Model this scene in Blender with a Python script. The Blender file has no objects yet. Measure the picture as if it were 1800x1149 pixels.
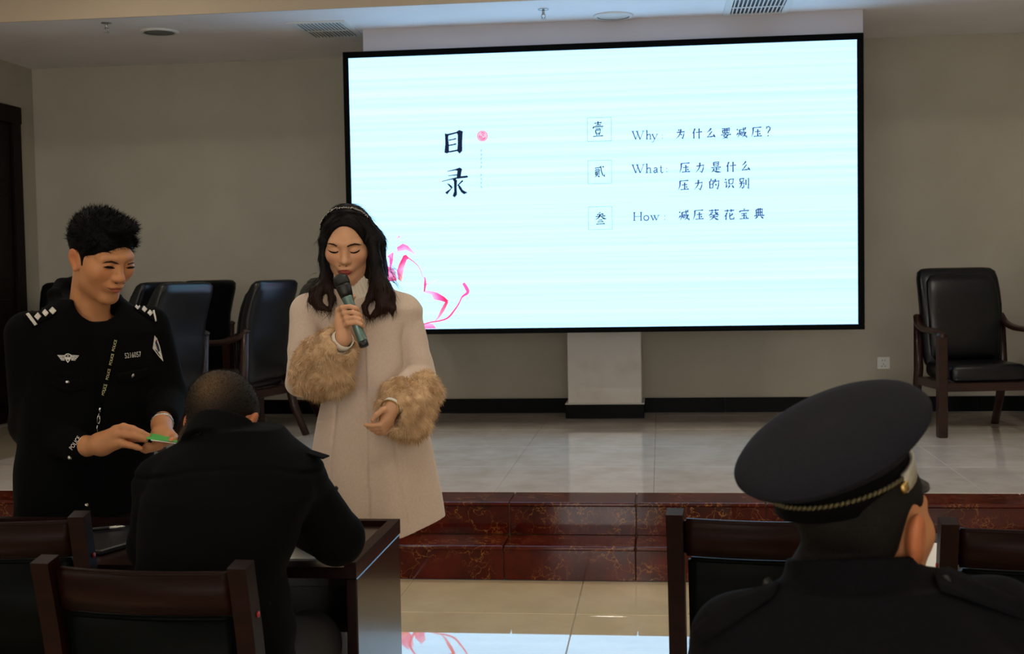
import bpy, bmesh, math, random
import numpy as np
from mathutils import Vector, Matrix
from mathutils.bvhtree import BVHTree
random.seed(7); rng = np.random.default_rng(7)
SC = bpy.context.scene
COL = SC.collection
# ------------------------------------------------------------------ camera
F_PX, PITCH, ROLL, YAW, CAM_H = 2243.2, -.04916, -.01763, -.11628, 1.47
_fw = np.array([math.sin(YAW)*math.cos(PITCH), math.cos(YAW)*math.cos(PITCH), math.sin(PITCH)])
_r0 = np.array([math.cos(YAW), -math.sin(YAW), 0.]); _u0 = np.cross(_r0, _fw)
_rt = math.cos(ROLL)*_r0 + math.sin(ROLL)*_u0
_up = -math.sin(ROLL)*_r0 + math.cos(ROLL)*_u0
CAMP = np.array([0, 0, CAM_H])
cam = bpy.data.cameras.new('camera'); camo = bpy.data.objects.new('camera', cam); COL.objects.link(camo)
cam.sensor_width = 36; cam.sensor_fit = 'HORIZONTAL'; cam.lens = 36*F_PX/1800
cam.clip_start = .05
cam.dof.use_dof = True; cam.dof.focus_distance = 4.2; cam.dof.aperture_fstop = 8.5
camo.matrix_world = Matrix(((_rt[0], _up[0], -_fw[0], 0), (_rt[1], _up[1], -_fw[1], 0), (_rt[2], _up[2], -_fw[2], CAM_H), (0, 0, 0, 1)))
SC.camera = camo
# ------------------------------------------------------------------ world, exposure
wd = bpy.data.worlds.new('world'); SC.world = wd; wd.use_nodes = True
wd.node_tree.nodes['Background'].inputs[0].default_value = (.8, .85, 1, 1)
wd.node_tree.nodes['Background'].inputs[1].default_value = .05
vs = SC.view_settings
vs.view_transform = 'Standard'; vs.look = 'None'; vs.gamma = 1; vs.use_curve_mapping = False
vs.exposure = 0.0
LAMP = 122.0          # radiance of the hall's ceiling downlights
SCREEN = 1.0         # radiance scale of the LED wall
DAY = 5.6           # radiance of the daylit frosted windows in the rear wall, behind the camera
# ------------------------------------------------------------------ helpers
def ray(px, py):
    return _fw + _rt*(px-900)/F_PX + _up*(574.5-py)/F_PX
def W(px, py, Y):
    "the world point at depth Y that the photograph shows at px, py"
    d = ray(px, py); return CAMP + d*(Y/d[1])
def WZ(px, py, Z):
    d = ray(px, py); return CAMP + d*((Z-CAM_H)/d[2])
def srgb(r, g, b):
    f = lambda c: (c/255/12.92 if c/255 <= .04045 else ((c/255+.055)/1.055)**2.4)
    return (f(r), f(g), f(b), 1)
def tag(o, label=None, cat=None, group=None, kind=None):
    if label: o['label'] = label
    if cat: o['category'] = cat
    if group: o['group'] = group
    if kind: o['kind'] = kind
    return o
def empty(name, loc=(0, 0, 0), rz=0.):
    o = bpy.data.objects.new(name, None); COL.objects.link(o)
    o.empty_display_size = .1; o.location = loc; o.rotation_euler = (0, 0, rz); return o
def wloc(o):
    v = np.zeros(3)
    while o is not None: v = v + np.array(o.location); o = o.parent
    return v
def link(name, me, parent=None):
    o = bpy.data.objects.new(name, me); COL.objects.link(o)
    if parent is not None: o.parent = parent
    return o
def mk(name, V, Fc, mat, parent=None, smooth=False, col=None, world=False):
    V = np.asarray(V, float).reshape(-1, 3)
    if world and parent is not None: V = V - wloc(parent)
    me = bpy.data.meshes.new(name); me.from_pydata(V.tolist(), [], Fc if isinstance(Fc, list) else Fc.tolist())
    if mat is not None: me.materials.append(mat)
    if smooth: me.polygons.foreach_set('use_smooth', [True]*len(me.polygons))
    if col is not None:
        a = me.color_attributes.new('Col', 'FLOAT_COLOR', 'POINT')
        c = np.ones((len(V), 4), np.float32); c[:, :3] = col; a.data.foreach_set('color', c.ravel())
    me.update()
    return link(name, me, parent)
def bmk(name, bm, mat, parent=None, smooth=False):
    me = bpy.data.meshes.new(name); bm.to_mesh(me); bm.free()
    if mat is not None: me.materials.append(mat)
    if smooth: me.polygons.foreach_set('use_smooth', [True]*len(me.polygons))
    return link(name, me, parent)
def bbox_bm(lo, hi, bev=.003, seg=1, bm=None):
    b = bm or bmesh.new()
    lo = Vector(lo); hi = Vector(hi); s = hi-lo; c = (hi+lo)/2
    r = bmesh.ops.create_cube(b, size=1, matrix=Matrix.Translation(c) @ Matrix.Diagonal((*s, 1)))
    if bev:
        es = {e for v in r['verts'] for e in v.link_edges}
        bmesh.ops.bevel(b, geom=list(es), offset=min(bev, min(s)*.45), segments=seg, profile=.5, affect='EDGES')
    return b
def box(name, lo, hi, mat, parent=None, bev=.003, seg=1, smooth=False):
    return bmk(name, bbox_bm(lo, hi, bev, seg), mat, parent, smooth)
def tube_data(P, R, n=8, cap=True, flat=None):
    "P points, R radii (number or list); flat=(axis, k) squeezes the section along a direction"
    P = np.asarray(P, float); m = len(P); R = np.full(m, R) if np.isscalar(R) else np.asarray(R, float)
    T = np.gradient(P, axis=0); T /= np.linalg.norm(T, axis=1)[:, None]+1e-12
    ref = np.array([0, 0, 1.]) if abs(T[0][2]) < .9 else np.array([1., 0, 0])
    V = []; u = np.cross(ref, T[0]); u /= np.linalg.norm(u)
    for i in range(m):
        u = u - T[i]*(u@T[i]); u /= np.linalg.norm(u)+1e-12; w = np.cross(T[i], u)
        a = np.arange(n)*2*math.pi/n
        ring = (np.cos(a)[:, None]*u + np.sin(a)[:, None]*w)*R[i]
        if flat is not None:
            ax = np.asarray(flat[0], float); ax = ax/np.linalg.norm(ax); ring = ring - (ring@ax)[:, None]*ax*(1-flat[1])
        V.append(P[i]+ring)
    V = np.concatenate(V); Fc = []
    for i in range(m-1):
        for j in range(n):
            k = (j+1) % n; Fc.append((i*n+j, i*n+k, (i+1)*n+k, (i+1)*n+j))
    if cap: Fc.append(tuple(range(n-1, -1, -1))); Fc.append(tuple((m-1)*n+j for j in range(n)))
    return V, Fc
def tube(name, P, R, mat, parent=None, n=8, world=False, flat=None):
    V, Fc = tube_data(P, R, n, True, flat); return mk(name, V, Fc, mat, parent, True, world=world)
def lathe_data(prof, n=24, c=(0, 0, 0), R=None):
    V = []; Fc = []; m = len(prof)
    a = np.arange(n)*2*math.pi/n
    for r, z in prof: V.append(np.stack([r*np.cos(a), r*np.sin(a), np.full(n, z)], 1))
    V = np.concatenate(V)
    for i in range(m-1):
        for j in range(n): k = (j+1) % n; Fc.append((i*n+j, i*n+k, (i+1)*n+k, (i+1)*n+j))
    Fc.append(tuple(range(n-1, -1, -1))); Fc.append(tuple((m-1)*n+j for j in range(n)))
    if R is not None: V = V@np.asarray(R).T
    return V+np.asarray(c), Fc
def join_data(parts):
    V = []; Fc = []; k = 0
    for v, f in parts:
        V.append(v); Fc += [tuple(i+k for i in q) for q in f]; k += len(v)
    return np.concatenate(V), Fc
def copy_tree(o, parent=None):
    c = o.copy(); COL.objects.link(c); c.parent = parent
    for ch in o.children: copy_tree(ch, c)
    return c
def cr(P, n=8):
    "Catmull-Rom through points"
    P = np.asarray(P, float); Q = np.concatenate([[2*P[0]-P[1]], P, [2*P[-1]-P[-2]]]); out = []
    for i in range(1, len(Q)-2):
        p0, p1, p2, p3 = Q[i-1], Q[i], Q[i+1], Q[i+2]
        for t in np.arange(n)/n:
            out.append(.5*((2*p1)+(p2-p0)*t+(2*p0-5*p1+4*p2-p3)*t*t+(3*p1-p0-3*p2+p3)*t**3))
    out.append(P[-1]); return np.array(out)
# ------------------------------------------------------------------ materials
def mat(name, c, rough=.5, metal=0., spec=.5, coat=0., noise=None, bump=None, vcol=False, emit=None, sheen=0., coat_rough=.05):
    """noise=(scale, second colour, contrast lo, hi, stretch xyz); bump=(scale, strength, distance)"""
    m = bpy.data.materials.new(name); m.use_nodes = True; nt = m.node_tree; b = nt.nodes['Principled BSDF']
    b.inputs['Base Color'].default_value = c if len(c) == 4 else (*c, 1)
    b.inputs['Roughness'].default_value = rough; b.inputs['Metallic'].default_value = metal
    b.inputs['Specular IOR Level'].default_value = spec
    b.inputs['Coat Weight'].default_value = coat; b.inputs['Coat Roughness'].default_value = coat_rough
    b.inputs['Sheen Weight'].default_value = sheen; b.inputs['Sheen Roughness'].default_value = .5
    L = nt.links
    def co(st=(1, 1, 1)):
        t = nt.nodes.new('ShaderNodeTexCoord'); mp = nt.nodes.new('ShaderNodeMapping'); mp.inputs['Scale'].default_value = st
        L.new(t.outputs['Object'], mp.inputs[0]); return mp.outputs[0]
    src = None
    if vcol:
        a = nt.nodes.new('ShaderNodeVertexColor'); a.layer_name = 'Col'; src = a.outputs[0]; L.new(src, b.inputs['Base Color'])
    if noise:
        sc, c2, lo, hi = noise[:4]; st = noise[4] if len(noise) > 4 else (1, 1, 1)
        n = nt.nodes.new('ShaderNodeTexNoise'); n.inputs['Scale'].default_value = sc; n.inputs['Detail'].default_value = 6
        L.new(co(st), n.inputs['Vector'])
        r = nt.nodes.new('ShaderNodeMapRange'); r.inputs['From Min'].default_value = lo; r.inputs['From Max'].default_value = hi
        L.new(n.outputs['Fac'], r.inputs['Value'])
        mx = nt.nodes.new('ShaderNodeMix'); mx.data_type = 'RGBA'
        L.new(r.outputs[0], mx.inputs['Factor'])
        if src: L.new(src, mx.inputs['A'])
        else: mx.inputs['A'].default_value = c if len(c) == 4 else (*c, 1)
        if vcol:
            mx.blend_type = 'MULTIPLY'
        mx.inputs['B'].default_value = c2 if len(c2) == 4 else (*c2, 1)
        L.new(mx.outputs['Result'], b.inputs['Base Color'])
    if bump:
        n = nt.nodes.new('ShaderNodeTexNoise'); n.inputs['Scale'].default_value = bump[0]; n.inputs['Detail'].default_value = 4
        L.new(co(bump[3] if len(bump) > 3 else (1, 1, 1)), n.inputs['Vector'])
        bp = nt.nodes.new('ShaderNodeBump'); bp.inputs['Strength'].default_value = bump[1]; bp.inputs['Distance'].default_value = bump[2]
        L.new(n.outputs['Fac'], bp.inputs['Height']); L.new(bp.outputs[0], b.inputs['Normal'])
    if emit: b.inputs['Emission Color'].default_value = (*emit[:3], 1); b.inputs['Emission Strength'].default_value = emit[3]
    return m
def polished(name, c, c2, scale, lo, hi, gloss_ior, rough, base_gloss=0., vein=None):
    "polished stone: mottled diffuse body under a mirror-like surface"
    m = bpy.data.materials.new(name); m.use_nodes = True; nt = m.node_tree; L = nt.links
    for n in list(nt.nodes): nt.nodes.remove(n)
    out = nt.nodes.new('ShaderNodeOutputMaterial'); d = nt.nodes.new('ShaderNodeBsdfDiffuse'); g = nt.nodes.new('ShaderNodeBsdfGlossy')
    g.inputs['Roughness'].default_value = rough; g.inputs['Color'].default_value = (1, 1, 1, 1)
    fr = nt.nodes.new('ShaderNodeFresnel'); fr.inputs['IOR'].default_value = gloss_ior
    ad = nt.nodes.new('ShaderNodeMath'); ad.operation = 'ADD'; ad.use_clamp = True; ad.inputs[1].default_value = base_gloss
    L.new(fr.outputs[0], ad.inputs[0])
    ms = nt.nodes.new('ShaderNodeMixShader'); L.new(ad.outputs[0], ms.inputs[0]); L.new(d.outputs[0], ms.inputs[1]); L.new(g.outputs[0], ms.inputs[2]); L.new(ms.outputs[0], out.inputs[0])
    geo = nt.nodes.new('ShaderNodeNewGeometry')
    n = nt.nodes.new('ShaderNodeTexNoise'); n.inputs['Scale'].default_value = scale; n.inputs['Detail'].default_value = 7; n.inputs['Roughness'].default_value = .6
    L.new(geo.outputs['Position'], n.inputs['Vector'])
    r = nt.nodes.new('ShaderNodeMapRange'); r.inputs['From Min'].default_value = lo; r.inputs['From Max'].default_value = hi; L.new(n.outputs['Fac'], r.inputs['Value'])
    mx = nt.nodes.new('ShaderNodeMix'); mx.data_type = 'RGBA'; mx.inputs['A'].default_value = c; mx.inputs['B'].default_value = c2; L.new(r.outputs[0], mx.inputs['Factor'])
    res = mx.outputs['Result']
    if vein:
        vc, vs_, w = vein
        nz = nt.nodes.new('ShaderNodeTexNoise'); nz.inputs['Scale'].default_value = vs_*.8; nz.inputs['Detail'].default_value = 5; L.new(geo.outputs['Position'], nz.inputs['Vector'])
        am = nt.nodes.new('ShaderNodeMix'); am.data_type = 'RGBA'; am.blend_type = 'LINEAR_LIGHT'; am.inputs['Factor'].default_value = .12
        L.new(geo.outputs['Position'], am.inputs['A']); L.new(nz.outputs['Color'], am.inputs['B'])
        vo = nt.nodes.new('ShaderNodeTexVoronoi'); vo.feature = 'DISTANCE_TO_EDGE'; vo.inputs['Scale'].default_value = vs_; L.new(am.outputs['Result'], vo.inputs['Vector'])
        r2 = nt.nodes.new('ShaderNodeMapRange'); r2.inputs['From Min'].default_value = 0; r2.inputs['From Max'].default_value = w; r2.inputs['To Min'].default_value = 1; r2.inputs['To Max'].default_value = 0
        L.new(vo.outputs['Distance'], r2.inputs['Value'])
        n3 = nt.nodes.new('ShaderNodeTexNoise'); n3.inputs['Scale'].default_value = 5; L.new(geo.outputs['Position'], n3.inputs['Vector'])
        r3 = nt.nodes.new('ShaderNodeMapRange'); r3.inputs['From Min'].default_value = .40; r3.inputs['From Max'].default_value = .62; L.new(n3.outputs['Fac'], r3.inputs['Value'])
        mu = nt.nodes.new('ShaderNodeMath'); mu.operation = 'MULTIPLY'; L.new(r2.outputs[0], mu.inputs[0]); L.new(r3.outputs[0], mu.inputs[1])
        mx2 = nt.nodes.new('ShaderNodeMix'); mx2.data_type = 'RGBA'; L.new(mu.outputs[0], mx2.inputs['Factor']); L.new(res, mx2.inputs['A']); mx2.inputs['B'].default_value = vc
        res = mx2.outputs['Result']
    L.new(res, d.inputs['Color'])
    return m
def emission(name, c, s, stripes=None, vcol=False):
    m = bpy.data.materials.new(name); m.use_nodes = True; nt = m.node_tree; L = nt.links
    for n in list(nt.nodes): nt.nodes.remove(n)
    out = nt.nodes.new('ShaderNodeOutputMaterial'); e = nt.nodes.new('ShaderNodeEmission'); L.new(e.outputs[0], out.inputs[0])
    e.inputs['Color'].default_value = (*c[:3], 1); e.inputs['Strength'].default_value = s
    if vcol:
        a = nt.nodes.new('ShaderNodeVertexColor'); a.layer_name = 'Col'; L.new(a.outputs[0], e.inputs['Color'])
    if stripes is not None:
        t = nt.nodes.new('ShaderNodeTexCoord'); mp = nt.nodes.new('ShaderNodeMapping'); mp.inputs['Scale'].default_value = (.05, 1, 15)
        L.new(t.outputs['Object'], mp.inputs[0])
        n = nt.nodes.new('ShaderNodeTexNoise'); n.inputs['Scale'].default_value = 1.6; n.inputs['Detail'].default_value = 3; L.new(mp.outputs[0], n.inputs['Vector'])
        r = nt.nodes.new('ShaderNodeMapRange'); r.inputs['From Min'].default_value = .32; r.inputs['From Max'].default_value = .72; L.new(n.outputs['Fac'], r.inputs['Value'])
        mx = nt.nodes.new('ShaderNodeMix'); mx.data_type = 'RGBA'; mx.inputs['A'].default_value = (*stripes[:3], 1); mx.inputs['B'].default_value = (*c[:3], 1)
        L.new(r.outputs[0], mx.inputs['Factor']); L.new(mx.outputs['Result'], e.inputs['Color'])
    return m
M = dict(
    wall=mat('wall_paint', srgb(184, 179, 164), .85, noise=(3, srgb(178, 172, 157), .35, .7), bump=(90, .08, .002)),
    ceil=mat('ceiling_paint', srgb(244, 242, 245), .9, noise=(2, srgb(238, 235, 238), .4, .7)),
    lit_filler=mat('lit_filler_paint', srgb(204, 202, 212), .9),  # pale tone stands in for light on the ceiling strip
    soffit=mat('soffit_paint', srgb(188, 172, 150), .9),
    pillar=mat('pillar_paint', srgb(222, 218, 212), .75, noise=(6, srgb(208, 202, 192), .45, .75)),
    base=mat('black_tile', srgb(9, 9, 11), .35, spec=.06),
    floor=polished('hall_tile', srgb(236, 218, 180), srgb(222, 203, 164), 3.2, .35, .7, 1.8, .02, .15),
    stagef=polished('stage_tile', srgb(226, 214, 203), srgb(208, 195, 182), 4.5, .4, .66, 1.6, .05, .08),
    red=polished('red_marble', srgb(92, 26, 16), srgb(58, 15, 10), 6, .35, .65, 1.38, .10, .0, vein=(srgb(176, 116, 54), 14, .034)),
    grout=mat('grout', srgb(120, 108, 88), .8),
    grout_red=mat('grout_red', srgb(96, 82, 64), .8),
    frame=mat('screen_frame', srgb(6, 7, 8), .6, spec=.05),
    black=mat('black_plastic', srgb(12, 12, 13), .4),
    leather=mat('black_leather', srgb(9, 10, 13), .30, spec=.42, bump=(140, .12, .001)),
    pad=mat('black_padding', srgb(6, 8, 7), .42, spec=.04, bump=(160, .1, .001)),
    wood=mat('dark_red_wood', srgb(31, 12, 9), .38, spec=.08, coat=.0, noise=(5, srgb(20, 8, 6), .35, .7, (1, 1, 9))),
    wood2=mat('brown_chair_wood', srgb(50, 27, 20), .32, spec=.3, coat=.1, noise=(5, srgb(36, 18, 12), .35, .7, (1, 1, 9))),
    desk=mat('dark_desk_lacquer', srgb(27, 12, 10), .22, spec=.4, coat=.1, noise=(4, srgb(18, 8, 6), .35, .7, (1, 9, 1))),
    door=mat('dark_door_wood', srgb(28, 17, 13), .5, spec=.1, noise=(4, srgb(20, 12, 9), .35, .7, (1, 1, .1))),
    white=mat('white_plastic', srgb(232, 233, 232), .4),
    grille=mat('grey_grille', srgb(120, 118, 116), .7),
    paper=mat('paper', srgb(236, 234, 228), .8),
    yellow=mat('yellow_card', srgb(228, 190, 30), .6),
    steel=mat('steel', srgb(190, 190, 188), .25, metal=1),
    brass=mat('brass', srgb(190, 160, 100), .35, metal=1),
    redspot=mat('red_cap', srgb(150, 14, 11), .4),
    skin_w=mat('skin_light', (1, 1, 1), .5, spec=.35, vcol=True, bump=(220, .06, .0008)),
    skin_m=mat('skin_tan', (1, 1, 1), .5, spec=.35, vcol=True, bump=(220, .06, .0008)),
    coat=mat('beige_wool', srgb(214, 194, 177), .95, spec=.15, sheen=.25, noise=(150, srgb(207, 187, 170), .35, .65), bump=(420, .15, .001)),
    fur=mat('tan_fur', srgb(214, 180, 140), .9, spec=.15, sheen=.3, noise=(26, srgb(176, 140, 102), .42, .62)),
    furhair=mat('tan_fur_hair', srgb(226, 194, 154), .8, spec=.2, noise=(18, srgb(190, 154, 114), .42, .62)),
    knit=mat('cream_knit', srgb(226, 216, 200), .9, spec=.2, sheen=.2),
    hair=mat('dark_hair', srgb(15, 12, 11), .5, spec=.35, noise=(9, srgb(34, 20, 15), .5, .8)),
    hairb=mat('brown_hair', (1, 1, 1), .55, spec=.16, vcol=True),
    hairm=mat('black_hair', srgb(6, 5, 5), .65, spec=.1),
    uniform=mat('navy_uniform', srgb(12, 12, 16), .9, spec=.1, noise=(160, srgb(9, 9, 12), .4, .6), bump=(300, .15, .001)),
    uniform2=mat('black_uniform', srgb(7, 7, 8), .9, spec=.08, noise=(160, srgb(5, 5, 6), .4, .6), bump=(300, .15, .001)),
    uniform3=mat('hat_cloth', srgb(22, 23, 31), .85, spec=.15, noise=(200, srgb(18, 19, 26), .4, .6), bump=(400, .12, .001)),
    band=mat('black_band', srgb(5, 5, 6), .8, spec=.06, bump=(300, .3, .002)),
    trousers=mat('black_trousers', srgb(12, 12, 15), .8),
    insig=mat('silver_white_thread', srgb(222, 220, 212), .6, noise=(300, srgb(190, 186, 176), .4, .6)),
    micbody=mat('mic_green_grey', srgb(96, 122, 116), .32, metal=.55, coat=.2),
    mesh=mat('mic_mesh', srgb(12, 12, 13), .5, bump=(500, .5, .002)),
    brow=mat('brow_hair', srgb(62, 42, 32), .8, spec=.1),
    lash=mat('lash_dark', srgb(22, 14, 11), .7, spec=.1),
    lip=mat('lip_red', srgb(152, 60, 55), .45, spec=.35),
    lipm=mat('lip_brown', srgb(168, 92, 72), .5, spec=.3),
    mouth=mat('mouth_line', srgb(92, 42, 32), .7),
    nail=mat('nail', srgb(226, 178, 152), .3),
    green=mat('green_card', srgb(70, 176, 84), .5),
    shoe=mat('black_shoe', srgb(14, 13, 13), .3),
)
# ================================================================== the room
XL, XR, YB, YR = -4.96, 4.7, 9.76, -9.0
Z1, ZS, Y1, Y2 = .163, .322, 5.84, 6.08
ZC, ZH, YSOF = 3.09, 3.46, 7.9
def struct(o): o['kind'] = 'structure'; return o
def tile_mesh(name, sx, sy, t, mat_, bev=.0025):
    bm = bbox_bm((0, 0, -t), (sx, sy, 0), bev); me = bpy.data.meshes.new(name); bm.to_mesh(me); bm.free(); me.materials.append(mat_); return me
# hall floor: base slab with 0.8 m tiles laid over it
floor = struct(box('floor', (XL-.1, YR-.1, -.12), (XR+.1, Y1+.02, -.004), M['grout'], bev=0))
tm = tile_mesh('floor_tile', .7975, .7975, .012, M['floor'])
x0 = -.37-.8*5
for i in range(11):
    for j in range(4):
        xa = x0+.8*i; ya = 5.28-.8*3+.8*j
        if xa+.8 > XR: continue
        if ya+.8 <= Y1+.001:
            o = link('floor_tile', tm, floor); o.location = (xa+.00125, ya+.00125, 0)
        else:
            o = link('floor_tile', tm, floor); o.location = (xa+.00125, ya+.00125, 0); o.scale = (1, (Y1-ya-.002)/.7975, 1)
        o.location.z += rng.normal()*.0002
box('floor_tile', (XL, YR, -.012), (XR, 5.28-.8*3-.001, 0), M['floor'], floor, bev=0)
box('floor_tile', (XL, 5.28-.8*3, -.012), (x0-.001, Y1, 0), M['floor'], floor, bev=0)
box('floor_tile', (x0+.8*11-.0, 5.28-.8*3, -.012), (XR, Y1, 0), M['floor'], floor, bev=0)
# the stage: two steps faced with red marble slabs, pale tiles above
stage = struct(box('stage', (XL-.05, Y2+.02, -.02), (XR+.05, YB+.05, ZS-.014), M['grout'], bev=0))
box('step_core', (XL, Y1+.02, 0), (XR, Y2+.03, Z1-.022), M['grout_red'], stage, bev=0)
sl = .612; sx0 = -.74-sl*7
for i in range(17):
    a = max(sx0+sl*i, XL); b = min(a+sl, XR) if i else sx0+sl; b = min(sx0+sl*(i+1), XR)
    if b-a < .05: continue
    g = .0022
    box('riser_slab', (a+g, Y1, .002), (b-g, Y1+.022, Z1-.021), M['red'], stage, .0015)
    box('tread_slab', (a+g, Y1-.012, Z1-.02), (b-g, Y2+.004, Z1), M['red'], stage, .006, 3)
    box('riser_slab', (a+g, Y2+.004, Z1+.001), (b-g, Y2+.022, ZS-.021), M['red'], stage, .0015)
    box('border_slab', (a+g, Y2-.01, ZS-.02), (b-g, 6.35, ZS), M['red'], stage, .006, 3)
tms = tile_mesh('stage_tile', .7985, .7985, .012, M['stagef'], .0015)
for i in range(-5, 7):
    for j in range(5):
        xa = -.045+.8*i; ya = 6.352+.8*j
        xb = min(xa+.8, XR); yb = min(ya+.8, YB); xs = max(xa, XL)
        if xb-xs < .02 or yb-ya < .02: continue
        o = link('stage_tile', tms, stage); o.location = (xs+.0007, ya+.0007, ZS+rng.normal()*.0001)
        o.scale = ((xb-xs-.0014)/.7985, (yb-ya-.0014)/.7985, 1)
# walls
struct(box('wall_back', (XL-.2, YB, -.1), (XR+.2, YB+.2, ZH+.3), M['wall'], bev=0))
struct(box('wall_left', (XL-.2, YR-.2, -.1), (XL, YB+.1, ZH+.3), M['wall'], bev=0))
struct(box('wall_right', (XR, YR-.2, -.1), (XR+.2, YB+.1, ZH+.3), M['wall'], bev=0))
struct(box('wall_rear', (XL-.2, YR-.2, -.1), (XR+.2, YR, ZH+.3), M['wall'], bev=0))
struct(box('ceiling', (XL-.2, YR-.2, ZH), (XR+.2, YSOF+.05, ZH+.2), M['ceil'], bev=0))
cs = struct(box('ceiling_stage', (XL-.1, YSOF+.006, ZC), (XR+.1, YB+.1, ZH+.2), M['ceil'], bev=0))
box('soffit_face', (XL-.05, YSOF, ZC-.002), (XR+.05, YSOF+.012, ZH+.02), M['soffit'], cs, bev=0)
# pillar below and behind the screen
pil = struct(box('wall_pillar', (-.69, 9.40, ZS-.02), (-.146, YB+.02, ZC+.02), M['pillar'], bev=.004))
struct(box('trim_added', (-2.0, 8.64, 2.90), (1.335, YB+.02, ZC+.02), M['lit_filler'], bev=0))   # added filler panel, its pale colour imitates lit ceiling above the screen
pb = struct(empty('baseboard_pillar', (-.418, 9.39, ZS)))
box('tile', (-.29, -.012, 0), (.288, .012, .103), M['base'], pb, .002)
box('tile', (-.29, .013, 0), (-.27, .36, .103), M['base'], pb, .002)
box('tile', (.268, .013, 0), (.288, .36, .103), M['base'], pb, .002)
box('plaster_ledge', (-.292, -.014, .104), (.291, .35, .112), M['pillar'], pb, .002)
bb = struct(empty('baseboard_back', (0, YB, ZS)))
def bbrow(xa, xb, step=.62):
    x = xa
    while x < xb-.03:
        e = min(x+step, xb); box('tile', (x+.001, -.016, 0), (e-.001, .005, .112), M['base'], bb, .002)
        box('plaster_ledge', (x, -.007, .112), (e, .005, .119), M['wall'], bb, .001); x = e
bbrow(XL, -.692); bbrow(-.144, XR)
bl = struct(empty('baseboard_left', (XL, 0, ZS)))
box('tile', (-.005, 6.36, 0), (.016, 8.45, .112), M['base'], bl, .002)
box('tile', (-.005, 9.5, 0), (.016, 9.74, .112), M['base'], bl, .002)
# door in the left wall
d = struct(empty('door_1', (XL, 9.0, ZS)))
box('door_frame', (-.03, .36, 0), (.035, .49, 2.42), M['door'], d, .004)
box('door_frame', (-.03, -.60, 0), (.035, -.47, 2.42), M['door'], d, .004)
box('door_frame', (-.03, -.6, 2.30), (.04, .495, 2.43), M['door'], d, .004)
dl = box('door_leaf', (-.02, -.47, .01), (.012, .36, 2.30), M['door'], d, .002)
for z0, z1 in ((.15, .95), (1.1, 1.75), (1.85, 2.2)):
    box('door_panel', (.008, -.38, z0), (.02, .27, z1), M['door'], dl, .008)
tube('door_handle', [(.012, -.40, 1.02), (.06, -.40, 1.02), (.065, -.38, 1.02), (.065, -.29, 1.02)], .009, M['brass'], dl)
# rear wall behind the camera: a row of frosted windows, the hall's daylight
daym = emission('frosted_daylight', (1., .98, .94), DAY)
for k, x in enumerate((-3.6, -1.3, 1.0, 3.3)):
    w = struct(empty('window_%d' % (k+1), (x, YR, 1.35)))
    for lo, hi in (((-1.0, 0, 0), (1.0, .06, .06)), ((-1.0, 0, 1.94), (1.0, .06, 2.0)), ((-1.0, 0, .06), (-.94, .06, 1.94)), ((.94, 0, .06), (1.0, .06, 1.94)), ((-.03, 0, .06), (.03, .05, 1.94))):
        box('window_frame', lo, hi, M['white'], w, .004)
    for a, b in ((-.94, -.03), (.03, .94)): box('pane', (a, .012, .06), (b, .018, 1.94), daym, w, 0)
    box('window_sill', (-1.08, 0, -.04), (1.08, .14, 0), M['white'], w, .004)
# ------------------------------------------------------------------ hall downlights
lampm = emission('lamp_glow', (1., .89, .74), LAMP)
for i, x in enumerate((-3.2, -.4, 2.4)):
    for j, y in enumerate((-7.4, -4.4, -1.4, 1.6, 4.4, 6.8)):
        t = tag(empty('ceiling_downlight', (x, y, ZH)), 'round recessed downlight glowing in the hall ceiling behind the audience', 'downlight', 'hall downlights')
        V, Fc = lathe_data([(.10, -.001), (.125, -.001), (.128, -.006), (.118, -.012), (.10, -.012)], 28); mk('rim', V, Fc[:-2], M['white'], t, True)
        V, Fc = lathe_data([(.10, -.003), (.10, -.006)], 28); mk('diffuser', V, Fc, lampm, t)
# ------------------------------------------------------------------ on the stage ceiling
def vent(name, cx, cy, wx, wy, rz, label):
    t = tag(empty(name, (cx, cy, ZC), rz), label, 'air vent', 'stage ceiling vents')
    f = .045
    for lo, hi in (((-wx/2, -wy/2, -.008), (wx/2, -wy/2+f, 0)), ((-wx/2, wy/2-f, -.008), (wx/2, wy/2, 0)), ((-wx/2, -wy/2+f, -.008), (-wx/2+f, wy/2-f, 0)), ((wx/2-f, -wy/2+f, -.008), (wx/2, wy/2-f, 0))):
        box('frame', lo, hi, M['white'], t, .002)
    box('duct', (-wx/2+.01, -wy/2+.01, -.0006), (wx/2-.01, wy/2-.01, .0002), M['black'], t, 0)
    n = 13; bm = bmesh.new(); bbox_bm((-.0045, -wy/2+f, -.009), (.0045, wy/2-f, -.002), .001, bm=bm)
    me = bpy.data.meshes.new('slat'); bm.to_mesh(me); bm.free(); me.materials.append(M['white'])
    for k in range(n):
        o = link('slat', me, t); o.location = (-wx/2+f+(wx-2*f)*(k+.5)/n, 0, -.0008); o.rotation_euler = (0, .0, 0)
    box('crossbar', (-wx/2+f, -.014, -.0115), (wx/2-f, .014, -.0099), M['white'], t, .001)
vent('ceiling_vent', -2.24, 8.59, .40, .60, .0, 'white slatted air vent in the ceiling left of the screen')
vent('ceiling_vent', .64, 8.36, .42, .56, .0, 'white slatted air vent in the ceiling above the right half of the screen')
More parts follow.
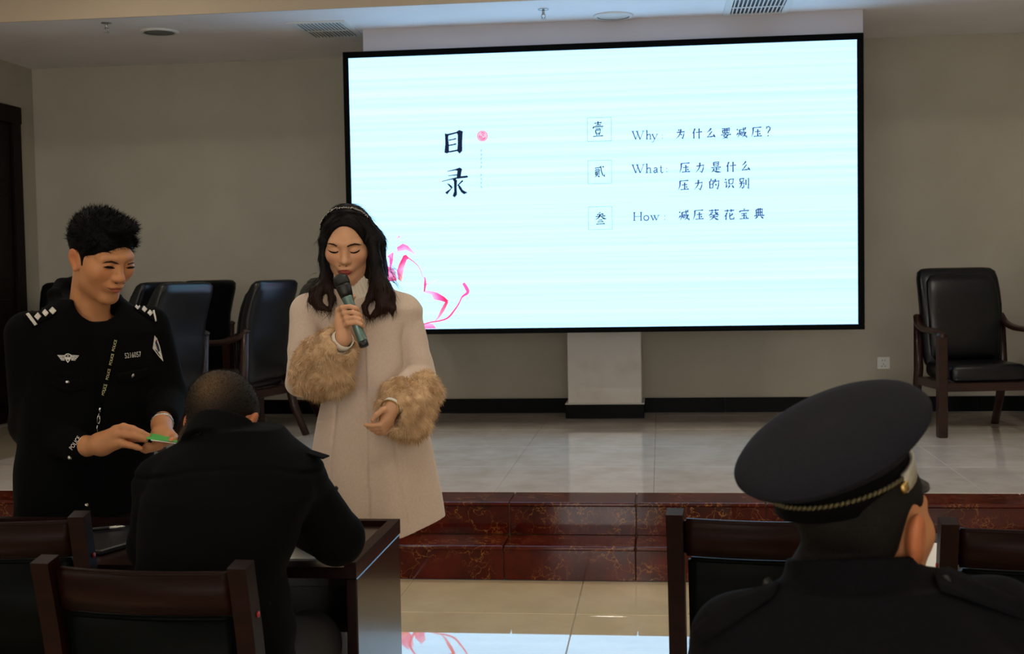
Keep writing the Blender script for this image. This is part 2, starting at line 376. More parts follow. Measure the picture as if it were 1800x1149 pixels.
for px, lab in ((280, 'round ceiling speaker disc far left above the police officer'), (1078, 'round white ceiling disc above the middle of the screen')):
    p = WZ(px, 55 if px < 600 else 27, ZC)
    t = tag(empty('ceiling_disc', (p[0], p[1], ZC)), lab, 'ceiling light', 'round discs on the stage ceiling')
    V, Fc = lathe_data([(.105, 0), (.13, 0), (.132, -.006), (.12, -.014), (.105, -.012)], 32); mk('rim', V, Fc[:-2], M['white'], t, True)
    V, Fc = lathe_data([(.106, -.002), (.1, -.009), (.0, -.010)], 32); mk('cover', V, Fc[:-1], M['grille'] if px < 600 else M['white'], t, True)
for px, py, lab in ((187, 40, 'small pendent fire sprinkler on the ceiling left of the round speaker disc'), (955, 16, 'small pendent fire sprinkler on the ceiling above the middle of the screen')):
    p = WZ(px, py, ZC)
    t = tag(empty('sprinkler', (p[0], p[1], ZC)), lab, 'sprinkler', 'ceiling sprinklers')
    V, Fc = lathe_data([(.035, 0), (.034, -.004), (.012, -.007)], 20); mk('escutcheon', V, Fc, M['steel'], t, True)
    tube('stem', [(0, 0, 0), (0, 0, -.035)], .009, M['steel'], t)
    for s in (-1, 1): tube('yoke_arm', [(s*.008, 0, -.034), (s*.014, 0, -.045), (s*.004, 0, -.06)], .0035, M['steel'], t, 6)
    V, Fc = lathe_data([(.0, -.060), (.017, -.060), (.017, -.063), (0, -.064)], 16); mk('deflector', V, Fc, M['steel'], t)
# wall socket
o = tag(empty('wall_socket', (1.647, YB, .685)), 'white five hole wall socket right of the screen', 'socket')
box('plate', (-.046, -.009, -.044), (.046, 0, .044), M['white'], o, .003, 2)
for x, z, a in ((-.009, .02, 0), (.009, .02, 0), (0, -.008, 0), (-.011, -.024, .5), (.011, -.024, -.5)):
    h = box('hole', (-.0022, -.0006, -.005), (.0022, .0006, .005), M['black'], o, 0); h.location = (x, -.0092, z); h.rotation_euler = (0, a, 0)
# ================================================================== LED wall
SX0, SX1, SZ0, SZ1, SY = -2.141, 1.3365, .999, 2.938, 8.62
scr = tag(empty('led_screen', ((SX0+SX1)/2, SY, SZ0)), 'large bright LED wall screen in a black frame showing a presentation slide', 'screen')
fw = .042; hw = (SX1-SX0)/2; hh = SZ1-SZ0
for lo, hi in (((-hw, 0, 0), (hw, .09, fw-.006)), ((-hw, 0, hh-fw), (hw, .018, hh)), ((-hw, 0, fw-.006), (-hw+fw-.004, .09, hh-fw)), ((hw-fw, 0, fw-.006), (hw, .09, hh-fw))):
    box('frame', lo, hi, M['frame'], scr, .003)
box('back_housing', (-hw+.02, .05, .02), (hw-.02, .16, hh-.06), M['frame'], scr, .003)
for x in (-1.5, -.02, 1.2): box('wall_bracket', (x-.04, .16, .3), (x+.04, 1.14 if abs(x) > .5 else .78, .42), M['black'], scr, .003)
for x in (-1.5, -.02, 1.2): box('wall_bracket', (x-.04, .16, 1.5), (x+.04, 1.14 if abs(x) > .5 else .78, 1.62), M['black'], scr, .003)
SB = np.array([.86, 1.55, 2.2])*SCREEN; SB2 = np.array([.66, 1.25, 1.9])*SCREEN
panel = box('display_panel', (-hw+.03, .012, .03), (hw-.03, .05, hh-.03), emission('led_white', SB, 1., stripes=SB2), scr, 0)
# everything printed on the slide is given in photograph pixels and laid on the panel's face
def sp(px, py, off=.0015):
    p = W(px, py, SY+.012); return np.array([p[0], SY+.012-off, p[2]])
def slide_mesh(name, polys, m_, off=.0015, cols=None, parent=None):
    V = []; Fc = []; C_ = []
    for pi_, P in enumerate(polys):
        k = len(V); V += [sp(x, y, off) for x, y in P]; Fc.append(tuple(range(k, k+len(P))))
        if cols is not None: C_ += list(cols[pi_])
    o = mk(name, V, Fc, m_, parent or panel, world=True, col=np.array(C_) if cols is not None else None)
    bm = bmesh.new(); bm.from_mesh(o.data); bmesh.ops.triangulate(bm, faces=bm.faces); bm.to_mesh(o.data); bm.free(); return o
ink = emission('slide_ink', np.array([.012, .02, .05]), 1.)
ink2 = emission('slide_ink_blue', np.array([.05, .08, .24]), 1.)
inkb = emission('slide_box_line', np.array([.25, .42, .75]), 1.)
def stroke(P, w):
    "tapered brush stroke as one polygon; P points, w widths"
    P = np.asarray(P, float); w = np.asarray(w, float) if not np.isscalar(w) else np.full(len(P), w)
    T = np.gradient(P, axis=0); T /= np.linalg.norm(T, axis=1)[:, None]+1e-9; N = np.stack([-T[:, 1], T[:, 0]], 1)
    a = P+N*w[:, None]/2; b = P-N*w[:, None]/2
    return [[tuple(a[i]), tuple(a[i+1]), tuple(b[i+1]), tuple(b[i])] for i in range(len(P)-1)]
# the two big brushed characters, traced stroke by stroke (in the 5.747x view of x 600.., y 180..)
def Z1v(L): return [(600+u/5.747, 180+v/5.747) for u, v in L]
mu = [Z1v(L) for L in (
    [(1045, 312), (1072, 318), (1086, 330), (1080, 350), (1088, 440), (1088, 490), (1100, 500), (1066, 516), (1042, 506), (1050, 420), (1048, 350)],
    [(1072, 318), (1160, 298), (1190, 278), (1230, 292), (1226, 310), (1222, 400), (1222, 490), (1194, 518), (1170, 490), (1176, 420), (1176, 330), (1168, 312), (1084, 334)],
    [(1084, 376), (1130, 368), (1150, 360), (1166, 364), (1156, 374), (1086, 388)],
    [(1086, 428), (1130, 420), (1150, 412), (1168, 416), (1156, 428), (1088, 440)],
    [(1086, 492), (1176, 474), (1180, 490), (1096, 506)])]
lu = [Z1v(L) for L in (
    [(1070, 694), (1160, 670), (1196, 656), (1222, 674), (1214, 700), (1206, 750), (1180, 764), (1166, 752), (1172, 690), (1150, 686), (1072, 700)],
    [(1076, 738), (1172, 724), (1172, 736), (1080, 744)],
    [(1010, 796), (1120, 766), (1210, 744), (1270, 738), (1284, 750), (1272, 760), (1180, 770), (1090, 784), (1020, 800)],
    [(1122, 772), (1150, 768), (1170, 788), (1166, 860), (1170, 930), (1146, 960), (1124, 944), (1140, 900), (1138, 800)],
    [(1066, 816), (1090, 822), (1118, 846), (1122, 866), (1108, 868), (1090, 846)],
    [(1136, 846), (1100, 890), (1070, 930), (1048, 910), (1060, 900), (1110, 866)],
    [(1226, 780), (1232, 796), (1200, 824), (1174, 846), (1172, 836), (1204, 800)],
    [(1176, 826), (1200, 840), (1230, 886), (1276, 910), (1240, 928), (1212, 908), (1186, 866)])]
slide_mesh('slide_character', mu, ink); slide_mesh('slide_character', lu, ink)
# round pink seal
seal_c = emission('seal_pink', np.array([.95, .28, .52]), 1.)
seal_d = emission('seal_dark_pink', np.array([.9, .12, .36]), 1.)
seal_l = emission('seal_pale', np.array([.95, .62, .80]), 1.)
cx, cy, r = 848, 239, 9.6
slide_mesh('seal_disc', [[(cx+r*math.cos(a), cy+r*math.sin(a)) for a in np.arange(28)*2*math.pi/28]], seal_l, .001)
ring = []
for i in range(28):
    a, b = i*2*math.pi/28, (i+1)*2*math.pi/28
    ring.append([(cx+r*math.cos(a), cy+r*math.sin(a)), (cx+r*math.cos(b), cy+r*math.sin(b)), (cx+(r-1.3)*math.cos(b), cy+(r-1.3)*math.sin(b)), (cx+(r-1.3)*math.cos(a), cy+(r-1.3)*math.sin(a))])
slide_mesh('seal_ring', ring, seal_c, .0015)
sw = []
for a0, rr, l in ((.3, 5.6, 1.5), (2.3, 5.4, 1.3), (4.2, 5.8, 1.4), (1.2, 2.6, 2.2), (4.4, 2.2, 1.8)):
    P = [(cx+rr*math.cos(a0+l*t), cy+rr*math.sin(a0+l*t)) for t in np.linspace(0, 1, 7)]; sw += stroke(P, [1, 2.4, 3, 3, 2.6, 1.8, .8])
slide_mesh('seal_marks', sw, seal_c, .002)
slide_mesh('seal_marks', stroke([(844, 243.5), (847, 245), (850, 244.5), (853, 242.5)], [1, 1.6, 1.6, .8]), seal_d, .0022)
# text set with the built-in font
def font_data(s):
    c = bpy.data.curves.new('t', 'FONT'); c.body = s; c.resolution_u = 3; o = bpy.data.objects.new('t', c); COL.objects.link(o)
    bpy.context.view_layer.update()
    me = o.evaluated_get(bpy.context.evaluated_depsgraph_get()).to_mesh()
    V = np.array([v.co[:] for v in me.vertices]); Fc = [tuple(p.vertices) for p in me.polygons]
    o.evaluated_get(bpy.context.evaluated_depsgraph_get()).to_mesh_clear()
    bpy.data.objects.remove(o); bpy.data.curves.remove(c); return V, Fc
def glyph(s, cx, cy, h, w=None, rot=0., shear=0., parent=None, m_=None, name='slide_character', off=.0015, sk=0.):
    V, Fc = font_data(s); lo, hi = V.min(0), V.max(0); q = (V-(lo+hi)/2)[:, :2]
    sy = h/(hi[1]-lo[1]); sx = sy if w is None else w/(hi[0]-lo[0])
    x = q[:, 0]*sx + q[:, 1]*sy*shear; y = -q[:, 1]*sy - x*sk
    c, s_ = math.cos(rot), math.sin(rot)
    P = np.stack([cx+x*c-y*s_, cy+x*s_+y*c], 1)
    return P, Fc
def put_glyph(*a, name='slide_character', m_=ink2, off=.0015, **k):
    P, Fc = glyph(*a, **k); mk(name, [sp(x, y, off) for x, y in P], Fc, m_, panel, world=True)
# ------------------------------------------------------------------ brushed characters as strokes in a 100 x 100 box
KAI = {
'为': 'd 28 12 36 24|p 50 10 46 40 30 70 8 90|z 15 38 78 32 74 60 66 88 54 80|d 50 50 58 62',
'什': 'p 30 8 22 30 6 52|s 21 36 21 92|h 38 42 92 36|s 66 8 66 94',
'么': 'p 50 8 36 26 14 44|z 56 34 38 58 20 80 50 78 82 72|d 68 56 84 84',
'要': 'h 14 14 84 10|s 20 28 26 52|z 20 28 80 24 74 50|s 40 12 40 50|s 58 11 58 49|h 26 52 74 49|h 6 66 94 62|z 48 54 32 78 66 94|p 66 64 50 86 20 96',
'减': 'd 12 18 20 30|p 24 52 16 62 8 74|h 34 26 90 20|p 36 26 34 60 20 92|h 44 44 62 42|s 45 54 46 72|z 45 54 62 52 60 70|h 46 72 60 70|z 68 6 72 44 84 78 96 88 96 72|p 90 44 76 70 56 90|d 80 6 90 16',
'压': 'h 16 14 90 10|p 18 14 18 50 4 92|h 34 48 80 44|s 58 26 58 84|h 24 86 94 82|d 70 58 80 70',
'力': 'z 16 38 78 30 74 62 62 90 48 80|p 46 8 42 50 10 92',
'是': 's 28 10 30 40|z 28 10 72 8 70 38|h 30 24 70 22|h 30 40 70 38|h 8 54 92 50|s 52 52 52 80|h 52 66 78 64|p 32 60 26 78 8 94|n 26 76 50 88 94 92',
'的': 'p 26 6 20 22|s 12 26 14 86|z 12 26 42 22 40 82|h 14 52 40 50|h 14 84 40 80|p 62 8 54 32 46 44|z 58 28 90 24 88 60 80 90 70 82|d 60 48 70 62',
'识': 'd 14 10 24 22|z 6 40 26 36 24 80 36 68|s 46 16 48 54|z 46 16 84 12 80 50|h 48 54 80 50|p 54 64 46 80 36 92|d 72 62 90 88',
'别': 's 14 12 16 38|z 14 12 46 10 44 34|h 16 38 44 34|z 8 52 50 48 46 84 36 90 30 82|p 28 40 24 70 6 94|s 66 20 66 66|z 88 6 88 92 74 82',
'葵': 'h 8 16 92 12|s 34 6 34 24|s 64 4 64 24|z 20 32 40 30 26 46 8 56|d 18 42 28 48|p 70 28 62 36|p 84 32 72 42|n 56 26 70 44 96 54|h 30 54 66 52|h 14 68 86 65|p 50 54 44 76 12 96|n 52 68 66 84 92 94',
'花': 'h 8 20 92 16|s 34 8 34 30|s 66 6 66 30|p 30 34 22 54 4 72|s 22 54 22 96|p 80 42 66 58 46 68|z 54 36 54 80 60 90 88 88 90 72',
'宝': 'd 48 4 54 14|d 14 22 12 36|z 14 24 88 20 78 34|h 26 46 74 43|h 28 64 72 61|s 50 45 50 88|h 12 90 90 86|d 64 70 74 80',
'典': 's 24 18 26 68|z 24 18 76 14 74 66|h 26 42 74 39|s 42 6 42 68|s 58 5 58 67|h 6 70 94 66|p 36 74 24 86 10 94|d 62 74 86 92',
'壹': 'h 20 14 80 10|s 50 2 50 26|h 30 26 72 24|d 12 34 10 46|z 12 36 90 33 80 46|h 30 48 70 46|s 30 56 33 76|z 30 56 70 54 67 74|h 33 76 67 74|d 38 80 42 88|p 62 78 59 83 56 88|h 10 94 92 90',
'贰': 'h 12 22 62 16|h 16 34 52 30|h 12 44 58 40|s 18 54 20 80|z 18 54 48 51 48 78|p 34 58 30 80 10 96|d 38 82 52 94|z 64 6 68 44 80 78 96 88 97 72|d 78 8 90 18',
'叁': 'z 50 6 28 24 66 22|d 60 14 72 28|h 14 38 86 34|p 48 24 36 46 8 62|n 52 34 70 50 96 58|h 36 66 64 63|h 28 78 72 75|h 18 94 84 90',
'?': 'z 30 26 36 10 56 6 72 18 68 36 52 50 48 66|d 46 82 52 92',
'W': 's -4 0 28 100|t 28 100 50 14|s 38 0 70 100|t 70 100 102 0|t -14 1 12 1|t 26 1 56 1|t 88 1 114 1',
'h': 's 8 -8 8 100|z 8 56 22 42 38 42 42 58 42 100|t -2 99 20 99|t 32 99 54 99|t -2 -6 8 -8',
'y': 's 0 40 24 100|t 50 40 24 100 8 134 -6 132|t -8 41 12 41|t 40 41 58 41',
'a': 'z 6 52 18 40 32 44 34 56 34 92 44 98|z 34 64 8 74 4 88 14 99 34 86',
't': 'z 14 18 14 88 22 100 34 94|t 0 41 32 41',
'H': 's 10 0 10 100|s 76 0 76 100|t 10 50 76 50|t -2 1 22 1|t -2 99 22 99|t 64 1 88 1|t 64 99 88 99',
'o': 'z 28 40 8 50 4 70 10 92 28 100 46 92 52 70 46 50 28 40',
'w': 's -2 40 18 100|t 18 100 34 46|s 28 40 50 100|t 50 100 70 40|t -10 41 8 41|t 18 41 40 41|t 60 41 80 41',
':': 'd 8 48 12 54|d 8 88 12 94',
}
WID = {'h': (.8, .55, .6, 1.), 's': (1.15, .9, .9, 1.), 'p': (1.2, 1., .7, .2), 'n': (.3, .8, 1.3, .3), 'd': (.4, 1., 1.25, .5), 'z': (.8, .8, .9, .7), 't': (.5, .45, .45, .5)}
def hand(ch, cx, cy, w, h, pen, m_, sk=-.02, name='slide_character'):
    polys = []
    for st in KAI[ch].split('|'):
        k, *v = st.split(); P = np.array(v, float).reshape(-1, 2)
        if len(P) == 2: P = np.array([P[0]*(1-t)+P[1]*t for t in (0, .33, .67, 1)])
        elif k in 'pn' : P = cr(P, 3)
        wd_ = np.interp(np.linspace(0, 1, len(P)), (0, .33, .67, 1), WID[k])*pen
        x = cx+(P[:, 0]-50)/100*w; y = cy+(P[:, 1]-50)/100*h + (x-cx)*sk
        polys += stroke(np.stack([x, y], 1), wd_)
        if k == 'z':
            for a, b, q in zip(x[1:-1], y[1:-1], wd_[1:-1]): polys.append([(a-q*.5, b-q*.5), (a+q*.5, b-q*.5), (a+q*.5, b+q*.5), (a-q*.5, b+q*.5)])
    o = slide_mesh(name, polys, m_)
    return o
U = lambda u, v: (1010+u/4.615, 180+v/4.615)
for s, row in (('为什么要减压?', [(862, 255), (995, 252), (1108, 250), (1228, 248), (1352, 245), (1478, 240), (1570, 236)]),
               ('压力是什么', [(895, 530), (1020, 528), (1148, 525), (1270, 522), (1390, 518)]),
               ('压力的识别', [(885, 672), (1008, 668), (1132, 662), (1255, 658), (1375, 655)]),
               ('减压葵花宝典', [(885, 915), (1005, 912), (1130, 910), (1255, 908), (1375, 905), (1498, 900)])):
    for ch, q in zip(s, row):
        x, y = U(*q); hand(ch, x, y, 20.5 if ch != '?' else 16, 21 if ch != '?' else 20, 2.5, ink2)
for s, row, top, bot in (('Why:', (515, 600, 650, 712), 232, 300), ('What:', (516, 600, 658, 703, 747), 503, 573), ('How:', (512, 582, 652, 732), 890, 958)):
    for ch, u in zip(s, row):
        x, y = U(u, (top+bot)/2); h = (bot-top)/4.615
        # boxes are 100 units = cap height, so width scales with it
        off = {'W': 0, 'h': 26, 'y': 26, 'a': 28, 't': 34, 'H': 7, 'o': 22, 'w': 15, ':': 40}[ch]
        hand(ch, x+off*h*1.22/100, y-(x-U(row[0], 0)[0])*.02, h*1.22, h, 2.2, ink2)
for ch, q, w_, h_ in (('壹', (190, 217), 21, 29), ('贰', (200, 560), 20, 22), ('叁', (210, 938), 23, 24)):
    x, y = U(*q); hand(ch, x, y, w_, h_, 2.3, ink)
for Q in ([(103, 125), (297, 120), (298, 312), (104, 316)], [(107, 472), (300, 467), (301, 656), (108, 660)], [(111, 847), (303, 843), (305, 1028), (113, 1034)]):
    P = [U(*q) for q in Q]; pol = []
    for i in range(4): pol += stroke([P[i], P[(i+1) % 4]], .8)
    slide_mesh('slide_box', pol, inkb, .001)
tiny = []
for i in range(10):
    y = 265+i*7.1
    if i == 5: continue
    tiny += stroke([(844.2, y-1), (847.8, y-1.4)], .8)+stroke([(846, y-2.2), (845.8, y+2)], .8)+stroke([(845.8, y), (848 if i % 2 else 844, y+2)], .7)
slide_mesh('slide_caption', tiny, emission('caption_grey', np.array([.28, .45, .6]), 1.))
# the lotus in the corner of the slide, petals with their own printed colours
PK, RD, LP, YE = (1.1, .16, .60), (1.0, .04, .16), (1.05, .62, 1.05), (1.1, .7, .35)
Lz = lambda L: [(600+u/5.223, 380+v/5.223) for u, v in L]
pet = emission('petal_print', (1, 1, 1), 1., vcol=True)
def petal(L, cols): slide_mesh('lotus_petal', [Lz(L)], pet, .0015, [[cols[i % len(cols)] for i in range(len(L))]])
def pstroke(L, w, c0, c1):
    P = cr(Lz(L), 4); w = np.interp(np.linspace(0, 1, len(P)), np.linspace(0, 1, len(w)), w)/5.223; S = stroke(P, w); n = len(S)
    c = [np.array(c0)*(1-i/n)+np.array(c1)*i/n for i in range(n+1)]
    slide_mesh('lotus_petal', S, pet, .0018, [[c[i], c[i+1], c[i+1], c[i]] for i in range(n)])
petal([(360, 300), (420, 370), (445, 345), (480, 330), (475, 400), (460, 480), (445, 470), (440, 380), (400, 360), (365, 330)], [PK, PK, LP])
petal([(340, 470), (405, 440), (440, 465), (490, 490), (510, 590), (400, 600), (330, 560)], [RD, PK, PK, LP])
petal([(510, 285), (565, 250), (610, 270), (660, 320), (690, 360), (640, 330), (590, 310), (515, 325)], [PK, PK, PK, LP, LP, LP, LP, LP])
petal([(570, 360), (595, 352), (625, 385), (600, 400), (575, 480), (555, 600), (525, 580), (510, 500), (530, 440)], [RD, RD, RD, PK, LP, YE, RD, PK, RD])
pstroke([(620, 385), (680, 430), (720, 480), (745, 545), (765, 570)], [10, 7, 6, 6], RD, PK)
pstroke([(768, 560), (770, 620), (762, 690)], [10, 24, 12], PK, RD)
pstroke([(780, 625), (830, 605), (895, 578)], [6, 5, 3], PK, LP)
petal([(740, 690), (800, 680), (880, 700), (940, 735), (985, 775), (960, 790), (910, 775), (850, 765), (830, 720)], [LP, LP, PK, RD, RD, RD, PK, LP, LP])
pstroke([(972, 780), (930, 860), (890, 930), (850, 968)], [26, 34, 18, 8], RD, LP)
pstroke([(1120, 612), (1150, 660), (1160, 700), (1110, 740), (1080, 800), (1040, 860), (980, 930), (900, 960), (820, 972), (750, 990)], [26, 34, 26, 12, 14, 18, 14, 12, 8], PK, RD)
petal([(740, 990), (790, 980), (840, 985), (872, 1028), (745, 1032)], [PK, LP, LP, PK, PK])
petal([(500, 215), (528, 172), (542, 188), (520, 205)], [LP, LP, PK, LP])
# the flower goes on behind the speaker
petal([(300, 330), (340, 420), (330, 600), (280, 700), (240, 560), (250, 420)], [PK, PK, LP, YE, PK, RD])
petal([(200, 420), (235, 520), (230, 660), (190, 740), (160, 600), (165, 500)], [PK, LP, PK, YE, PK, RD])
pstroke([(130, 560), (90, 640), (110, 760), (240, 900), (420, 985)], [10, 30, 36, 26, 10], PK, RD)
petal([(430, 1000), (470, 880), (540, 820), (600, 860), (580, 960), (520, 1028), (440, 1028)], [RD, PK, LP, LP, PK, YE, RD])
petal([(600, 1028), (615, 930), (670, 870), (710, 910), (700, 1010), (660, 1028)], [RD, PK, LP, LP, PK, YE])
petal([(300, 1028), (330, 930), (400, 860), (430, 930), (420, 1028)], [PK, LP, LP, PK, RD])
pstroke([(640, 1028), (600, 960), (560, 880), (590, 800), (650, 740)], [14, 22, 26, 18, 8], RD, PK)
pstroke([(560, 985), (420, 940), (330, 820), (350, 700), (420, 640)], [8, 24, 40, 26, 8], RD, LP)
# ================================================================== chairs and desks
def leather_chair():
    "faces -Y; padded high back, wooden arm frames"
    t = empty('conference_chair')
    def slab(name, zs, yc, hw_, th, m_, par, n=14, mx=8):
        V = []; Fc = []
        for i, z in enumerate(zs):
            for k in range(2*n):
                a = math.pi*2*k/(2*n); ca, sa = math.cos(a), math.sin(a)
                e = .28
                V.append((math.copysign(abs(ca)**e, ca)*hw_[i], yc[i]+math.copysign(abs(sa)**.6, sa)*th[i]/2, z))
        N = 2*n
        for i in range(len(zs)-1):
            for k in range(N): Fc.append((i*N+k, i*N+(k+1) % N, (i+1)*N+(k+1) % N, (i+1)*N+k))
        Fc += [tuple(range(N-1, -1, -1)), tuple((len(zs)-1)*N+k for k in range(N))]
        return mk(name, V, Fc, m_, par, True)
    zs = [.40, .44, .52, .62, .72, .82, .92, 1.00, 1.045, 1.066, 1.072]
    yc = [.20, .205, .215, .225, .225, .235, .265, .295, .312, .318, .32]
    b = slab('backrest', zs, yc, [.23, .25, .262, .268, .272, .275, .275, .272, .262, .235, .18], [.08, .11, .12, .12, .12, .115, .11, .105, .09, .06, .02], M['leather'], t)
    slab('back_pad', [.46, .5, .6, .7, .8, .9, .98, 1.02, 1.03], [.162, .158, .165, .165, .175, .20, .232, .25, .255], [.2, .225, .232, .236, .238, .236, .228, .2, .15], [.03, .05, .055, .06, .05, .05, .05, .04, .01], M['leather'], b)
    bm = bbox_bm((-.25, -.27, .345), (.25, .22, .46), .045, 4); bmk('seat', bm, M['leather'], t, True)
    box('seat_rail', (-.27, -.262, .29), (.27, -.222, .345), M['wood2'], t, .005)
    box('seat_rail', (-.27, .20, .29), (.27, .235, .345), M['wood2'], t, .005)
    for s in (-1, 1):
        P = cr([(s*.302, -.255, .62), (s*.302, -.235, .655), (s*.302, -.12, .668), (s*.30, .06, .672), (s*.292, .20, .70), (s*.285, .265, .755)], 5)
        tube('armrest', P, np.interp(np.linspace(0, 1, len(P)), (0, .1, .6, 1), (.026, .036, .034, .024)), M['wood2'], t, 10, flat=((0, .2, 1), .55))
        box('leg', (s*.302-.03, -.285, 0), (s*.302+.03, -.225, .64), M['wood2'], t, .006)
        V, Fc = tube_data([(s*.285, .36, 0), (s*.285, .27, .2), (s*.285, .225, .4), (s*.285, .25, .74)], [.026, .03, .034, .026], 8); mk('leg', V, Fc, M['wood2'], t, True)
        box('side_rail', (s*.285-.016, -.23, .295), (s*.285+.016, .25, .35), M['wood2'], t, .004)
    return t
spots = [(2.03, 8.62, 8, 'black leather armchair on the stage right of the screen, facing the hall'),
         (2.80, 8.70, 4, 'black leather armchair at the right edge of the stage, partly out of frame'),
         (-4.40, 9.12, 14, 'black leather armchair behind the officer, farthest left on the stage'),
         (-3.62, 8.32, -104, 'black leather armchair half hidden behind the one with blue sheen, left cluster'),
         (-3.16, 7.52, -104, 'black leather armchair with blue sheen on its back, beside the officer'),
         (-3.52, 9.02, -114, 'black leather armchair with faint blue sheen, in the middle of the left cluster'),
         (-2.845, 8.31, -103, 'black leather armchair with a violet sheen on its back, nearest the woman'),
         (-2.78, 9.14, -58, 'black leather armchair against the back wall, just left of the screen')]
proto = leather_chair()
for i, (x, y, a, lab) in enumerate(spots):
    o = proto if i == 0 else copy_tree(proto)
    o.location = (x, y, ZS+.0003); o.rotation_euler = (0, 0, math.radians(a)); tag(o, lab, 'chair', 'leather armchairs on the stage')
def wood_chair():
    "faces +Y; its back is towards -Y"
    t = empty('wooden_chair')
    for s in (-1, 1):
        P = cr([(s*.205, -.06, 0), (s*.205, -.015, .25), (s*.205, 0, .45), (s*.205, -.02, .7), (s*.205, -.065, .905)], 5)
        bm = bmesh.new(); rings = []
        for k, p in enumerate(P):
            w_, d_ = .019, .024-.004*abs(k/len(P)-.4)
            rings.append([bm.verts.new((p[0]+a*w_, p[1]+b*d_, p[2]+(.004*b if k == len(P)-1 else 0))) for a, b in ((-1, -1), (1, -1), (1, 1), (-1, 1))])
        for r0, r1 in zip(rings, rings[1:]):
            for k in range(4): bm.faces.new((r0[k], r0[(k+1) % 4], r1[(k+1) % 4], r1[k]))
        bm.faces.new(rings[0][::-1]); bm.faces.new(rings[-1])
        es = [e for e in bm.edges if len(e.link_faces) == 2 and e.calc_face_angle(0) > .6]
        bmesh.ops.bevel(bm, geom=es, offset=.004, segments=2, affect='EDGES')
        post = bmk('back_post', bm, M['wood'], t)
        V, Fc = lathe_data([(0, 0), (.0065, 0), (.006, .002), (0, .003)], 12, (s*.2243, -.032, .80), np.array([[0, 0, s], [0, 1, 0], [-s, 0, 0]])); mk('screw_cap', V, Fc, M['redspot'], post, True)
        box('leg', (s*.205-.019, .375, 0), (s*.205+.019, .415, .43), M['wood'], t, .004)
        box('side_rail', (s*.205-.012, .0, .37), (s*.205+.012, .40, .43), M['wood'], t, .003)
    def arc(name, z0, z1, th, bow, yb, m_, hw_=.187, lean=.15):
        V = []; Fc = []; n = 16
        for i in range(n+1):
            u = -1+2*i/n; y = yb-bow*(1-u*u)*1.0
            for (zz, yy) in ((z0, -th/2), (z1, -th/2), (z1, th/2), (z0, th/2)): V.append((u*hw_, y+yy-(zz-.7)*lean*1.2, zz))
        for i in range(n):
            for k in range(4): Fc.append((i*4+k, i*4+(k+1) % 4, i*4+4+(k+1) % 4, i*4+4+k))
        Fc += [(3, 2, 1, 0), (n*4, n*4+1, n*4+2, n*4+3)]
        o = mk(name, V, Fc, m_, t)
        bm = bmesh.new(); bm.from_mesh(o.data); bmesh.ops.recalc_face_normals(bm, faces=bm.faces)
        es = [e for e in bm.edges if len(e.link_faces) == 2 and e.calc_face_angle(0) > .6]
        bmesh.ops.bevel(bm, geom=es, offset=min(.007, th*.3), segments=3, affect='EDGES'); bm.to_mesh(o.data); bm.free()
        o.data.polygons.foreach_set('use_smooth', [True]*len(o.data.polygons)); return o
    arc('top_rail', .80, .888, .026, .022, -.018, M['wood'])
    arc('lower_rail', .50, .54, .022, .016, .0, M['wood'])
    arc('back_pad', .545, .795, .04, .020, -.010, M['pad'], .178)
    bm = bbox_bm((-.205, -.01, .43), (.205, .43, .485), .02, 3); bmk('seat', bm, M['pad'], t, True)
    box('seat_rail', (-.19, .385, .37), (.19, .41, .43), M['wood'], t, .003)
    return t
wp = wood_chair()
for i, (x, y, a, lab) in enumerate([(-1.005, 2.42, -4, 'dark red wooden chair with black padded back, the seated man sits on it'),
                                    (-1.565, 2.87, 4, 'dark red wooden chair at the far left edge, in front of the standing officer'),
                                    (.236, 2.93, -5, 'dark wooden chair with black padded back, left of the capped officer, glossy square post top'),
                                    (.815, 2.85, -3, 'dark wooden chair at the right edge, right of the white paper')]):
    o = wp if i == 0 else copy_tree(wp)
    o.location = (x, y, .0003); o.rotation_euler = (0, 0, math.radians(a)); tag(o, lab, 'chair', 'wooden audience chairs')
def desk(name, xa, xb, ya, yb, zt, lab, rim):
    t = tag(empty(name, ((xa+xb)/2, (ya+yb)/2, 0)), lab, 'desk', 'audience desks')
    hx, hy = (xb-xa)/2, (yb-ya)/2
    box('tabletop', (-hx, -hy, zt-.028), (hx, hy, zt), M['desk'], t, 0)
    if rim:
        box('rim', (-hx, hy-.03, zt), (hx, hy, zt+.012), M['wood'], t, 0)
        box('rim', (hx-.03, -hy, zt), (hx, hy-.03, zt+.012), M['wood'], t, 0)
        box('rim', (-hx, -hy, zt), (-hx+.03, hy-.03, zt+.012), M['wood'], t, 0)
    for s in (-1, 1): box('side_panel', (s*hx-(.028 if s > 0 else 0), -hy+.006, .004), (s*hx+(.028 if s < 0 else 0), hy-.012, zt-.029), M['desk'], t, .003)
    box('front_panel', (-hx+.03, hy-.05, .12), (hx-.03, hy-.03, zt-.03), M['desk'], t, .002)
    box('shelf', (-hx+.03, -hy+.1, zt-.19), (hx-.03, hy-.051, zt-.172), M['desk'], t, .002)
    box('foot_rail', (-hx+.03, hy-.1, .10), (hx-.03, hy-.055, .14), M['desk'], t, .002)
    return t
desk('audience_desk', -2.15, -.742, 3.0, 3.53, .742, 'dark lacquered desk in front of the seated man, bottom left', True)
desk('audience_desk', .505, 1.75, 2.955, 3.44, .742, 'dark lacquered desk in front of the capped officer, bottom right', False)
